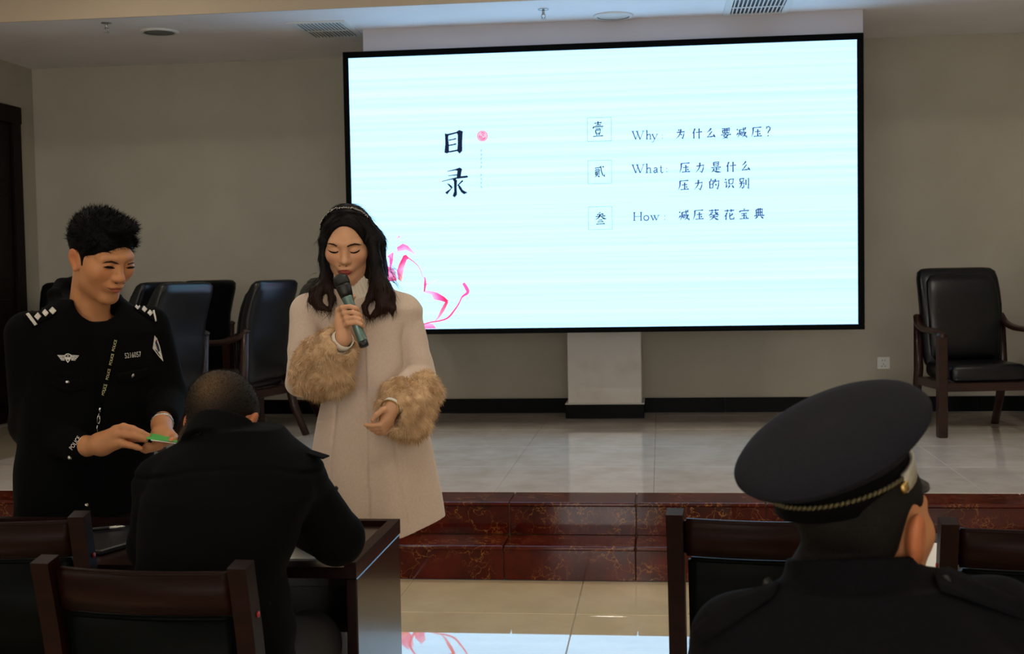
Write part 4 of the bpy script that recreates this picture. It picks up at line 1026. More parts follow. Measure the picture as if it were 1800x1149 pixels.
    chain([(672, 500, 3.94, .022), (684, 522, 3.92, .018), (690, 540, 3.912, .010), (689, 552, 3.91, .005)])
    chain([(660, 495, 3.94, .018), (652, 520, 3.92, .012), (641, 538, 3.915, .008), (643, 550, 3.91, .006), (651, 560, 3.91, .003)])
    chain([(640, 430, 4.05, .07), (640, 480, 4.09, .07), (645, 515, 4.11, .06)], .03); chain([(600, 430, 4.05, .06), (606, 480, 4.09, .06), (612, 515, 4.11, .05)], .03)
    th = np.arctan2(loc(np.stack(np.meshgrid(*v.ax, indexing='ij'), -1).reshape(-1, 3), fr)[:, 0].reshape(v.D.shape), 1.) if False else None
    P, Q = v.mesh(1)
    def hc(p):
        t = np.clip((1.47-p[:, 2])/.14, 0, 1); return lerp3((.0035, .0026, .0024), (.030, .011, .007), t)*(1+.5*np.sin(p[:, 0]*900+p[:, 1]*300+p[:, 2]*60))[:, None]*.9
    hair = mk('hair', P, Q, M['hairb'], root, True, hc(P), True)
    N = normals(P, Q); i = rng.integers(0, len(P), 5200)
    g = np.array([0, 0, -1.]); q = loc(P[i], fr)
    D = np.where((q[:, 2] > .03)[:, None], np.stack([np.sign(q[:, 0])*.8, np.full(len(i), .25), -.7+0*q[:, 0]], 1), g[None])
    D = D-N[i]*np.sum(D*N[i], 1)[:, None]+rng.normal(size=(len(i), 3))*.10; D /= np.linalg.norm(D, axis=1)[:, None]
    strands('hair_strands', P[i]+N[i]*.0006, D, rng.uniform(.018, .05, len(i)), .0014, M['hairb'], hair, 3, bend=-N[i]*.12, col=hc(P[i])*1.25)
    # flyaway ends on both shoulders
    roots = np.array([W(*p) for p in ((684, 470, 3.97), (686, 480, 3.96), (682, 490, 3.95), (560, 488, 3.95), (556, 495, 3.94), (688, 492, 3.95))])
    i = rng.integers(0, len(roots), 90); P0 = roots[i]+rng.normal(size=(90, 3))*.006; D = np.stack([np.where(P0[:, 0] > -.95, 1., -1.)*rng.uniform(.4, 1, 90), rng.normal(size=90)*.3, rng.uniform(-.8, .2, 90)], 1); D /= np.linalg.norm(D, axis=1)[:, None]
    strands('stray_hairs', P0, D, rng.uniform(.02, .05, 90), .0011, M['hairb'], hair, 3, bend=np.array([[0, 0, -.5]]), col=hc(P0))
    # glittering headband: a thin strip with beads
    arc = [glob((.0885*math.sin(t), -.022+.03*abs(math.sin(t)), .042+.0935*math.cos(t)), fr) for t in np.linspace(-1.45, 1.45, 60)]
    hb = tube('headband', arc, .0026, M['hairm'], root, 8, True)
    parts = []
    for k, t in enumerate(np.linspace(-1.4, 1.4, 64)):
        for s in (-1, 1):
            c = glob((.0905*math.sin(t), -.022+.03*abs(math.sin(t))+s*.0028, .042+.0955*math.cos(t)), fr)
            parts.append(lathe_data([(0, -.0024), (.0024, -.0006), (.0024, .0006), (0, .0024)], 6, c+rng.normal(size=3)*.0009))
    V, Fc = join_data(parts); tag(mk('crystal_beads', V, Fc, mat('crystal', srgb(140, 134, 124), .25, metal=.95), hb, False, world=True), kind='stuff')
    # trousers and shoes
    v = Vol(axis(-1.2, -.72, .008), axis(3.88, 4.2, .008), axis(.02, .9, .01))
    for s in (-1, 1):
        v.add(C((-.945+s*.07, 4.04, .86), (-1.0+s*.055, 4.03, .5), .09, .062), .02); v.add(C((-1.0+s*.055, 4.03, .5), (-1.02+s*.055, 4.05, .09), .06, .044), .02)
    P, Q = v.mesh(1); mk('trousers', P, Q, M['trousers'], root, True, world=True)
    for s in (-1, 1):
        v = Vol(axis(-1.2, -.86, .005), axis(3.86, 4.16, .005), axis(-.004, .14, .005)); x = -1.02+s*.058
        v.add(C((x, 4.07, .045), (x+s*.012, 3.93, .032), .036, .033, ((0, 0, 1), .8)), 0); v.add(C((x, 4.055, .05), (x, 4.055, .11), .042, .043), .02); v.cut((lambda X, Y, Z: Z-.001+0*X+0*Y, (-2, 3, -1), (0, 5, .003)), 0)
        P, Q = v.mesh(1); mk('shoe', P, Q, M['shoe'], root, True, world=True)
    # microphone, held: a thing of its own
    mic = tag(empty('microphone', tuple(mB)), 'grey green wireless microphone with black mesh head in the woman\'s hand', 'microphone')
    z_ = (mA-mB)/np.linalg.norm(mA-mB); u = np.cross((0, 1, 0), z_); u /= np.linalg.norm(u); w = np.cross(z_, u); R = np.stack([u, w, z_], 1); Lm = np.linalg.norm(mA-mB)
    def ml(name, prof, m_): V, Fc = lathe_data(prof, 28, (0, 0, 0), R); return mk(name, V, Fc, m_, mic, True)
    ml('handle', [(.0, .012), (.0150, .012), (.0152, .016), (.0150, .075), (.0153, .0755), (.0153, .078), (.015, .0785), (.0158, Lm-.062), (.018, Lm-.05), (.0185, Lm-.046), (0, Lm-.046)], M['micbody'])
    ml('tail_cap', [(0, -.004), (.0125, -.004), (.0148, 0), (.0148, .0118), (0, .0118)], M['black'])
    ml('collar', [(0, Lm-.046), (.0186, Lm-.046), (.0215, Lm-.03), (.0235, Lm-.012), (.0228, Lm-.006), (0, Lm-.006)], M['black'])
    ml('mesh_head', [(0, Lm-.007), (.0225, Lm-.006), (.0245, Lm), (.0248, Lm+.008), (.0235, Lm+.018), (.019, Lm+.026), (.011, Lm+.031), (0, Lm+.032)], M['mesh'])
woman()
# ------------------------------------------------------------------ the standing officer
def star(cx, cy, r, rot=0.):
    return [(cx+(r if k % 2 == 0 else r*.72)*math.cos(rot+k*math.pi/4), cy+(r if k % 2 == 0 else r*.72)*math.sin(rot+k*math.pi/4)) for k in range(8)]
def ringmesh(name, c, axd, r, h, m_, par, n=30, bump=0., nb=9, ref=(0, 0, 1)):
    axd = np.asarray(axd)/np.linalg.norm(axd); u = np.cross(ref, axd); u /= np.linalg.norm(u); w = np.cross(axd, u); V = []; Fc = []
    pr = [(-h/2, r), (-h/2, r+.0025), (0, r+.004), (h/2, r+.0025), (h/2, r)]
    for t, rr in pr:
        for k in range(n): an = 2*math.pi*k/n; V.append(np.asarray(c)+axd*t+(u*math.cos(an)+w*math.sin(an))*(rr+bump*math.cos(an*nb)))
    for i in range(len(pr)):
        j = (i+1) % len(pr)
        for k in range(n): Fc.append((i*n+k, i*n+(k+1) % n, j*n+(k+1) % n, j*n+k))
    return mk(name, V, Fc, m_, par, True, world=True)
def button(px, py, bvh, m_, par, r=.008, name='button'):
    q = ray_bvh(bvh, px, py, .0005)
    if q is None: return
    d = -np.array(ray(px, py)); d /= np.linalg.norm(d); u = np.cross((0, 0, 1), d); u /= np.linalg.norm(u); w = np.cross(d, u)
    V, Fc = lathe_data([(0, -.002), (r, -.002), (r, .001), (r*.7, .003), (0, .004)], 14, q, np.stack([u, w, d], 1)); mk(name, V, Fc, m_, par, True, world=True)
def officer():
    T0 = W(152, 700, 3.80); root = person('standing police officer at left in black uniform, holding a green card', (T0[0], T0[1], 0))
    fr = (ROT(58, 25, -3), W(180, 452, 3.69), 1.07)
    tf = (ROT(42, 0, 0), np.array([T0[0], T0[1], 0]), 1.)
    TL = lambda x, y, z: glob((x, y, z), tf)
    z = lambda L: [(u/3.59, 340+w/3.59) for u, w in L]
    z2 = lambda L: [(u/2.873, 560+w/2.873) for u, w in L]
    hw_, S1, S2 = None, TL(-.18, -.045, 1.285), TL(.19, -.045, 1.29)
    E1, W1 = W(55, 745, 3.76), W(152, 784, 3.56)
    E2, W2 = W(296, 700, 3.90), W(284, 747, 3.67)
    v = Vol(axis(-2.12, -1.28, .003), axis(3.48, 4.06, .003), axis(-.002, 1.68, .018, ((1.32, 1.56, .0028), (1.56, 1.68, .006), (.93, 1.06, .0028))))
    head(v, fr, jaw=1.08)
    v.add(C(glob((0, .03, -.06), fr), TL(0, -.035, 1.29), .058, .064), .03)
    v.add(ZL([(.82, 0, 0, .15, .10), (1.0, 0, -.01, .15, .10), (1.2, 0, -.04, .165, .1), (1.28, 0, -.045, .14, .085), (1.33, 0, -.045, .08, .06)]), .02, tf)
    for a, b, c in ((S1, E1, W1), (S2, E2, W2)):
        v.add(C(a, b, .05, .042), .02); v.add(C(b, c, .042, .028), .012)
    for s in (-1, 1):
        v.add(C(TL(s*.08, 0, .85), TL(s*.085, 0, .48), .085, .06), .03, None); v.add(C(TL(s*.085, 0, .48), TL(s*.085, .02, .08), .056, .04), .02)
    # right hand reaching across, fingers towards the card
    v.add(C(W1, W(178, 780, 3.545), .029, .032, ((.2, -.3, 1), .9)), .015); v.add(C(W(178, 779, 3.545), W(206, 760, 3.53), .033, .021), .015); v.add(C(W(180, 784, 3.545), W(206, 778, 3.53), .026, .019), .012)
    finger(v, [W(203, 755, 3.53), W(217, 750, 3.522), W(233, 753.5, 3.522), W(248, 760, 3.53), W(261, 766, 3.538)], .0125, .0082)
    finger(v, [W(205, 764, 3.525), W(219, 763, 3.515), W(234, 765, 3.515), W(247, 769.5, 3.522), W(256, 773, 3.528)], .0122, .008)
    finger(v, [W(203, 774, 3.53), W(216, 779, 3.518), W(228, 782, 3.515), W(240, 785.5, 3.52), W(247, 788, 3.524)], .0118, .0076)
    finger(v, [W(203, 776, 3.55), W(216, 781, 3.55), W(228, 783, 3.55), W(238, 784, 3.555)], .0108, .0072)
    finger(v, [W(190, 770, 3.57), W(212, 770, 3.575), W(234, 771, 3.57), W(252, 772, 3.56)], .0135, .009)
    # left hand, palm up below the card
    v.add(C(W2, W(286, 764, 3.61), .029, .032), .015); v.add(C(W(280, 764, 3.60), W(294, 768, 3.59), .024, .024), .012)
    finger(v, [W(298, 762, 3.62), W(306, 768, 3.585), W(305, 772, 3.555), W(300, 774, 3.54)], .0135, .009)
    for k in range(4):
        finger(v, [W(291-5*k, 774+1.5*k, 3.60-.006*k), W(281-5*k, 783+1.5*k, 3.578), W(268-4*k, 785+2*k, 3.565), W(259-3*k, 781+3*k, 3.562)], .0115, .008)
    P, Q = v.mesh(1)
    body = mk('body', P, Q, M['skin_m'], root, True, skin_cols(P, SKM, fr, .12), True)
    bv = bvh_of(body)
    for L in ([(643, 440), (668, 427), (703, 422), (735, 432), (757, 446), (733, 444), (703, 434), (670, 437)], [(803, 444), (835, 433), (868, 425), (874, 431), (862, 438), (835, 443), (806, 451)]): decal('eyebrow', [z(L)], bv, M['brow'], body, .0014, 2)
    for L in ([(648, 463), (680, 456), (705, 458), (730, 471), (718, 475), (697, 473), (668, 469)], [(793, 467), (820, 459), (848, 460), (852, 468), (833, 473), (808, 473)]): decal('eyelash', [z(L)], bv, M['lash'], body, .0014, 2)
    decal('upper_lip', [z([(676, 592), (705, 595), (735, 593), (752, 595), (772, 598), (762, 603), (735, 604), (700, 602)])], bv, M['lipm'], body, .001, 2)
    decal('mouth_line', [z([(664, 588), (700, 600), (735, 603), (778, 597), (768, 604), (735, 608), (702, 606)])], bv, M['mouth'], body, .0016, 2)
    decal('lower_lip', [z([(694, 606), (702, 607), (735, 609), (764, 605), (752, 618), (735, 624), (714, 620)])], bv, M['lipm'], body, .0018, 2)
    for L in ([(722, 558), (742, 562), (740, 570), (724, 566)], [(770, 566), (788, 560), (788, 566), (772, 572)]): decal('nostril', [z(L)], bv, M['mouth'], body, .001, 1)
    # hair
    hc_ = fr[1]; v = Vol(axis(hc_[0]-.17, hc_[0]+.17, .003), axis(hc_[1]-.17, hc_[1]+.17, .003), axis(hc_[2]-.15, hc_[2]+.17, .003))
    v.add(E((0, .024, .044), (.083, .103, .090)), 0, fr); v.add(E((.01, -.035, .108), (.055, .045, .026)), .02, fr)
    v.cut(E((.01, -.105, -.024), (.085, .088, .092)), .008, fr); v.cut(E((0, -.05, -.09), (.1, .09, .075)), .006, fr)
    v.cut(E((0, .05, -.135), (.12, .12, .095)), .01, fr)
    for s in (-1, 1): v.cut(E((s*.088, .018, -.012), (.026, .026, .038)), .006, fr)
    for s in (-1, 1): v.add(C((s*.0745, -.008, .03), (s*.0715, -.016, -.012), .009, .004, ((1, 0, 0), .5)), .006, fr); v.add(C((s*.066, -.045, .066), (s*.0735, -.02, .035), .010, .008, ((1, 0, 0), .6)), .008, fr)
    P, Q = v.mesh(0); hair = mk('hair', P, Q, M['hairm'], root, True, world=True)
    N = normals(P, Q); q = loc(P, fr); top = np.where(q[:, 2] > .02)[0]; i = rng.choice(top, 4200); D = N[i]*.7+fr[0]@np.array([.1, -.5, .35])+rng.normal(size=(4200, 3))*.25; D /= np.linalg.norm(D, axis=1)[:, None]
    strands('hair_strands', P[i]-N[i]*.003, D, rng.uniform(.010, .024, len(i)), .0016, M['hairm'], hair, 2)
    # jacket
    v = Vol(axis(-2.2, -1.22, .0048), axis(3.44, 4.16, .005), axis(.70, 1.48, .0048))
    f0, lo, hi = ZL([(.72, -.02, .0, .21, .14), (.8, -.02, .0, .21, .14), (.95, -.01, -.005, .205, .14), (1.1, 0, -.025, .205, .14), (1.2, 0, -.045, .20, .132), (1.28, 0, -.05, .205, .12), (1.32, 0, -.048, .185, .105), (1.35, 0, -.044, .145, .092), (1.375, 0, -.04, .11, .085), (1.39, 0, -.036, .095, .08)], 2.4)
    def fn(X, Y, Z): return f0(X, Y, Z)-.004*np.sin(22*X+13*Z)*np.sin(19*Z+4*X)-np.where((X > .0) & (Y < 0), .004, 0)
    v.add((fn, lo, hi), 0, tf)
    v.add(C(S1, E1, .07, .062), .025); v.add(C(E1, W(140, 787, 3.575), .066, .046), .02)
    v.add(C(S2, E2, .07, .060), .025); v.add(C(E2, W(286, 735, 3.74), .062, .050), .02)
    # collar
    ring = [TL(*p) for p in ((-.05, -.115, 1.29), (-.085, -.07, 1.345), (-.088, -.005, 1.40), (-.05, .05, 1.43), (0, .065, 1.437), (.05, .05, 1.43), (.088, -.005, 1.40), (.085, -.07, 1.345), (.05, -.115, 1.29))]
    for a, b in zip(ring, ring[1:]): v.add(C(a, b, .02), .012)
    v.cut(C(glob((0, -.01, -.075), fr), TL(0, -.075, 1.31), .062, .066), .01)
    P, Q = v.mesh(1); jk = mk('jacket', P, Q, M['uniform2'], root, True, world=True)
    # dark T-shirt in the collar opening
    v = Vol(axis(T0[0]-.2, T0[0]+.25, .006), axis(T0[1]-.3, T0[1]+.2, .006), axis(1.1, 1.36, .006))
    v.add(ZL([(1.12, 0, -.05, .15, .1), (1.25, 0, -.055, .13, .095), (1.3, 0, -.055, .1, .085), (1.318, 0, -.055, .085, .08)]), 0, tf); P, Q = v.mesh(1); mk('t_shirt', P, Q, M['trousers'], root, True, world=True)
    jb = bvh_of(jk)
    # shoulder straps with rank insignia
    for pol, bar, stars, r in (([(148, 772), (200, 745), (330, 712), (362, 752), (335, 778), (238, 826), (205, 850)], [(164, 770), (181, 763), (236, 830), (218, 838)], [(238, 784), (290, 762), (337, 747)], 23),
                               ([(840, 715), (862, 692), (930, 728), (985, 770), (986, 820), (960, 800), (890, 760)], [(960, 747), (971, 744), (982, 808), (973, 812)], [(862, 721), (907, 739), (943, 761)], 19)):
        st_ = decal('shoulder_strap', [z(pol)], jb, M['uniform2'], jk, .003, 3, .003)
        for c in stars: decal('rank_star', [z(star(*c, r))], jb, M['insig'], jk, .0062, 1, .0015)
        decal('rank_bar', [z(bar)], jb, M['insig'], jk, .0062, 2, .0015)
    # chest badge: shield between striped wings
    for s, x0, x1 in ((-1, 362, 412), (1, 446, 497)):
        for k in range(4):
            a, b = (x0+k*7, x1-k) if s < 0 else (x0+k, x1-k*7)
            decal('badge_wing', [z([(a, 1019+k*9), (b, 1021+k*9), (b, 1026.5+k*9), (a+3*(s < 0), 1025+k*9)])], jb, M['insig'], jk, .002, 1)
    decal('badge_shield', [z([(408, 1018), (416, 1012), (428, 1008), (440, 1012), (450, 1018), (447, 1040), (438, 1056), (428, 1068), (418, 1056), (410, 1040)])], jb, M['insig'], jk, .002, 1)
    decal('badge_emblem', [z([(413, 1021), (428, 1014), (445, 1021), (443, 1032), (413, 1032)])], jb, M['black'], jk, .0026, 1)
    decal('badge_emblem', [z([(420, 1048), (436, 1048), (428, 1060)])], jb, M['black'], jk, .0026, 1)
    decal('badge_star', [z([(428+(6.5 if k % 2 == 0 else 2.6)*math.sin(k*math.pi/5), 1024-(6.5 if k % 2 == 0 else 2.6)*math.cos(k*math.pi/5)) for k in range(10)])], jb, M['insig'], jk, .003, 0)
    decal_text('5216057', 233, 623.6, 9.2, 28.5, -.11, jb, M['insig'], jk, 'service_number', .002)
    # sleeve patch
    decal('sleeve_patch', [z2([(768, 150), (772, 128), (778, 84), (792, 100), (806, 140), (824, 216), (800, 190)])], jb, M['insig'], jk, .002, 2)
    decal('sleeve_patch_field', [z2([(780, 120), (786, 106), (798, 132), (806, 160), (798, 168), (790, 150)])], jb, mat('patch_navy', srgb(28, 34, 66), .7), jk, .0028, 1)
    decal('sleeve_patch_field', [z2([(778, 152), (790, 160), (812, 196), (800, 184)])], jb, M['black'], jk, .0028, 1)
    decal('sleeve_patch_mark', [z2([(784, 108), (788, 104), (792, 112), (786, 116)])], jb, M['redspot'], jk, .0034, 0)
    for px, py in ((119, 669.6), (231.5, 659), (152, 887), (123, 803.6)): button(px, py, jb, M['brass'] if False else M['steel'], jk, .0085 if py < 800 else .0065)
    decal_text('POLICE', 132, 778.5, 7.2, 25, -.95, jb, M['insig'], jk, 'cuff_lettering', .002)
    # pocket flaps and front edge as raised cloth
    for L in ([(86, 660), (152, 668), (151, 684), (119, 690), (86, 676)], [(206, 655), (258, 646), (260, 662), (233, 672), (207, 670)]): decal('pocket_flap', [L], jb, M['uniform2'], jk, .002, 3, .004)
    # lanyard
    def strip(L, w): P = cr(L, 5); return stroke(P, w)
    jb2 = bvh_of(jk)
    ly = decal('lanyard', strip([(207, 578), (202, 600), (193, 640), (182, 690), (174, 716)], 6.5), jb2, M['band'], root, .004, 1)
    decal('lanyard', strip([(148, 590), (157, 618), (166, 670), (172, 716)], 5.5), jb2, M['band'], root, .004, 1)
    ylw = mat('lanyard_print', srgb(210, 204, 150), .6)
    for cx, cy in ((200, 607), (195, 631), (189, 657), (182.8, 684)): decal_text('POLICE', cx, cy, 4.6, 19.5, -1.335, jb2, ylw, ly, 'lanyard_lettering', .0055)
    def fix(L, r, m_, name):
        P = [ray_bvh(jb2, x, y, .008) for x, y in L]
        if all(p is not None for p in P): tube(name, P, r, m_, ly or root, 8, True)
    fix([(174.4, 715), (173.8, 723)], .0034, M['steel'], 'clip'); fix([(173, 725), (170, 733), (169, 741), (172.5, 744), (174.5, 737), (173.5, 729)], .0018, M['steel'], 'hook'); fix([(170, 746), (168.5, 753), (170, 758)], .002, M['steel'], 'hook')
    ringmesh('watch_bracelet', W2+(E2-W2)*.06, E2-W2, .031, .011, M['steel'], root, 36, .0008, 18)
    # trousers, shoes
    v = Vol(axis(T0[0]-.35, T0[0]+.35, .01), axis(T0[1]-.3, T0[1]+.3, .01), axis(.03, .9, .012))
    for s in (-1, 1):
        v.add(C(TL(s*.085, 0, .82), TL(s*.09, 0, .48), .11, .082), .03); v.add(C(TL(s*.09, 0, .48), TL(s*.09, .02, .07), .08, .064), .02)
    P, Q = v.mesh(1); mk('trousers', P, Q, M['trousers'], root, True, world=True)
    for s in (-1, 1):
        a, b = TL(s*.09, .05, .05), TL(s*.11, -.13, .038); v = Vol(axis(min(a[0], b[0])-.08, max(a[0], b[0])+.08, .006), axis(min(a[1], b[1])-.08, max(a[1], b[1])+.08, .006), axis(-.003, .13, .006))
        v.add(C(a, b, .046, .042), 0); v.add(C(TL(s*.09, .03, .05), TL(s*.09, .03, .1), .05, .052), .02); v.cut((lambda X, Y, Z: Z-.001+0*X+0*Y, (-3, 3, -1), (0, 5, .003)), 0); P, Q = v.mesh(1); mk('shoe', P, Q, M['shoe'], root, True, world=True)
    # the green card between his hands
    c = W(286, 769, 3.552); cd = tag(empty('green_card', tuple(c), 0), 'folded green card held between the standing officer\'s hands', 'card')
    Rc = ROT(20, 8, 9); bm = bbox_bm((-.044, -.03, -.0012), (.044, .03, .0012), .0005); bmesh.ops.transform(bm, matrix=Matrix(Rc.tolist()).to_4x4(), verts=bm.verts); bmk('card_front', bm, M['green'], cd)
    bm = bbox_bm((-.034, -.031, -.0045), (.047, .029, -.0022), .0005); bmesh.ops.transform(bm, matrix=Matrix((Rc@ROT(4, 0, 3)).tolist()).to_4x4(), verts=bm.verts); bmk('card_back', bm, M['paper'], cd)
officer()
# ------------------------------------------------------------------ the seated man bent over the desk, seen from behind
def seated():
    root = person('seated man in plain black jacket, back to camera, bent over the desk', (-.98, 2.66, 0))
    fr = (ROT(166, 33, 0), W(391, 750, 2.93), 1.03)
    v = Vol(axis(-1.32, -.58, .0045), axis(2.44, 3.32, .005), axis(-.002, 1.32, .02, ((1.02, 1.30, .004),)))
    head(v, fr, jaw=1.08)
    N0 = W(396, 785, 2.85); rr = ROT(0, 0, -10)@ROT(24, -10, 0)
    v.add(E((-.084, .012, -.002), (.010, .022, .036), rr), .008, fr); v.cut(E((-.094, .006, .002), (.008, .012, .02), rr), .006, fr)
    v.add(C(glob((0, .035, -.06), fr), N0, .058, .06), .02)
    v.add(ZL([(.49, -.99, 2.66, .13, .1), (.7, -.985, 2.66, .12, .09), (.9, -.965, 2.69, .13, .09), (1.06, -.945, 2.75, .1, .08)]), .02)
    S1, E1, H1 = W(288, 852, 2.76), W(272, 958, 2.84), W(330, 945, 3.12)
    S2, E2, H2 = W(518, 842, 2.77), W(592, 945, 2.93), W(520, 925, 3.20)
    for a, b, c in ((S1, E1, H1), (S2, E2, H2)): v.add(C(a, b, .05, .042), .02); v.add(C(b, c, .042, .03), .012)
    for H, s in ((H1, 1), (H2, -1)):
        v.add(C(H, H+np.array([s*.05, .03, -.005]), .03, .026), .015)
        for k in range(4): finger(v, [H+np.array([s*.07, .045-.018*k, -.005]), H+np.array([s*.10, .05-.018*k, -.002]), H+np.array([s*.12, .05-.016*k, -.018])], .0095, .008)
        finger(v, [H+np.array([s*.03, -.02, 0]), H+np.array([s*.07, -.03, -.005]), H+np.array([s*.10, -.02, -.015])], .012, .009)
    for s in (-1, 1):
        v.add(C((-.98+s*.09, 2.66, .575), (-.98+s*.11, 3.02, .55), .08, .068), .03); v.add(C((-.98+s*.11, 3.02, .53), (-.98+s*.11, 2.98, .07), .06, .042), .02)
    P, Q = v.mesh(1); body = mk('body', P, Q, M['skin_m'], root, True, skin_cols(P, SKM*.95, fr), True)
    # cropped hair, thin over the crown
    v = Vol(axis(-1.12, -.80, .003), axis(2.76, 3.08, .003), axis(.98, 1.28, .003))
    v.add(E((0, .019, .037), (.0785, .0985, .088)), 0, fr); v.cut(E((0, -.105, -.03), (.08, .09, .095)), .01, fr); v.cut(E((0, -.04, -.10), (.11, .085, .075)), .01, fr)
    v.add(E((0, .045, -.06), (.064, .055, .06)), .02, fr)
    for s in (-1, 1): v.cut(E((s*.09, .016, -.008), (.027, .026, .038)), .006, fr)
    P, Q = v.mesh(0); q = loc(P, fr); r_ = np.hypot(q[:, 0]/.055, (q[:, 1]-.055)/.05)
    t = np.exp(-(np.hypot((q[:, 0]+.012)/.042, (q[:, 2]-.055)/.055))**2)*(q[:, 1] > -.02)*.95
    t = np.maximum(t, .55*np.clip((-.01-q[:, 2])/.05, 0, 1))
    col = lerp3(srgb(20, 15, 12)[:3], srgb(104, 82, 56)[:3], np.clip(t*.9, 0, 1)**1.3)
    hair = mk('hair', P, Q, mat('cropped_hair', (1, 1, 1), .7, spec=.2, vcol=True, noise=(420, (.35, .32, .3), .42, .58), bump=(500, .4, .002)), root, True, col, True)
    N = normals(P, Q); i = rng.integers(0, len(P), 6000); D = N[i]*.8+np.array([0, 0, .3])+rng.normal(size=(6000, 3))*.25; D /= np.linalg.norm(D, axis=1)[:, None]
    strands('hair_stubble', P[i], D, rng.uniform(.003, .007, 6000), .0011, M['hairb'], hair, 2, col=col[i]*.7)
    # jacket
    v = Vol(axis(-1.36, -.52, .0045), axis(2.42, 3.24, .005), axis(.44, 1.22, .0045))
    f0, lo, hi = ZL([(.484, -.99, 2.66, .185, .14), (.6, -.985, 2.66, .185, .135), (.8, -.985, 2.67, .165, .13), (.9, -.968, 2.69, .178, .128), (.97, -.952, 2.71, .20, .122), (1.03, -.948, 2.74, .185, .108), (1.065, -.945, 2.76, .15, .095), (1.09, -.943, 2.775, .11, .086), (1.11, -.942, 2.785, .088, .08)], 2.5)
    def fn(X, Y, Z): return f0(X, Y, Z)-.005*np.sin(20*X+15*Z)*np.sin(24*Z+3*X)-.003*np.sin(60*Z+25*X)*np.clip((.85-Z)/.2, 0, 1)
    v.add((fn, lo, hi), 0)
    v.add(C(W(340, 812, 2.78), S1, .055, .066), .03); v.add(C(W(455, 805, 2.78), S2, .055, .064), .03)
    v.add(C(S1, E1, .066, .060), .02); v.add(C(E1, H1, .062, .045), .015); v.add(C(S2, E2, .064, .064), .02); v.add(C(E2, H2, .064, .045), .015)
    X = v.ax[0][:, None, None]; Y = v.ax[1][None, :, None]; Z = v.ax[2][None, None, :]
    q = np.array([W(*p) for p in ((235, 850, 2.64), (330, 832, 2.62), (400, 828, 2.62), (480, 829, 2.63), (560, 840, 2.68))]); zz = np.interp(X, q[:, 0], q[:, 2])
    v.D += ((.005*np.exp(-((Z-zz)/.0045)**2))*(Y < 2.8)).astype(np.float32)
    # folded collar
    c = W(392, 772, 2.80); Rn = ROT(0, -42, 3)
    def col_fn(X, Y, Z):
        d = (np.sqrt((X/.079)**2+(Y/.078)**2)-1)*.078+Z*.12; return np.maximum(np.abs(d)-.008, np.abs(Z+.002)-.030).astype(np.float32)
    v.add((col_fn, (-.1, -.1, -.04), (.1, .1, .04)), .008, (Rn, c, 1.))
    v.cut(C(glob((0, .02, -.06), fr), c+np.array([0, .01, -.02]), .064, .068), .006)
    P, Q = v.mesh(1); jk = mk('jacket', P, Q, M['uniform2'], root, True, world=True)
    # shoulder flap tips and the little pen loop on the sleeve
    jb = bvh_of(jk)
    tip = W(562, 800, 2.76); bm = bbox_bm((-.05, -.02, -.002), (.03, .02, .002), .0015); o = bmk('shoulder_flap', bm, M['uniform2'], jk); o.location = Vector(tip-wloc(jk)+np.array([-.012, 0, .004])); o.rotation_euler = (0, .28, -.1)
    tip = W(243, 825, 2.76); bm = bbox_bm((-.03, -.02, -.002), (.05, .02, .002), .0015); o = bmk('shoulder_flap', bm, M['uniform2'], jk); o.location = Vector(tip-wloc(jk)+np.array([.03, 0, .0])); o.rotation_euler = (0, -.3, .1)
    tube('pen_loop', [W(588, 868, 2.86), W(589, 860, 2.855), W(591, 855, 2.85), W(593, 857, 2.85), W(592, 862, 2.855)], .0026, M['black'], jk, 8, True)
    v = Vol(axis(-1.3, -.66, .01), axis(2.5, 3.16, .01), axis(.05, .66, .01))
    for s in (-1, 1):
        v.add(C((-.98+s*.09, 2.68, .575), (-.98+s*.11, 3.02, .55), .088, .078), .03); v.add(C((-.98+s*.11, 3.02, .54), (-.98+s*.11, 2.98, .08), .076, .06), .02)
    P, Q = v.mesh(1); mk('trousers', P, Q, M['trousers'], root, True, world=True)
    for s in (-1, 1):
        x = -.98+s*.11; v = Vol(axis(x-.1, x+.1, .006), axis(2.88, 3.24, .006), axis(-.003, .13, .006)); v.add(C((x, 2.96, .05), (x+s*.02, 3.13, .038), .046, .042), 0); v.add(C((x, 2.98, .05), (x, 2.98, .1), .05, .052), .02)
        v.cut((lambda X, Y, Z: Z-.001+0*X+0*Y, (-3, 2, -1), (0, 5, .003)), 0); P, Q = v.mesh(1); mk('shoe', P, Q, M['shoe'], root, True, world=True)
seated()
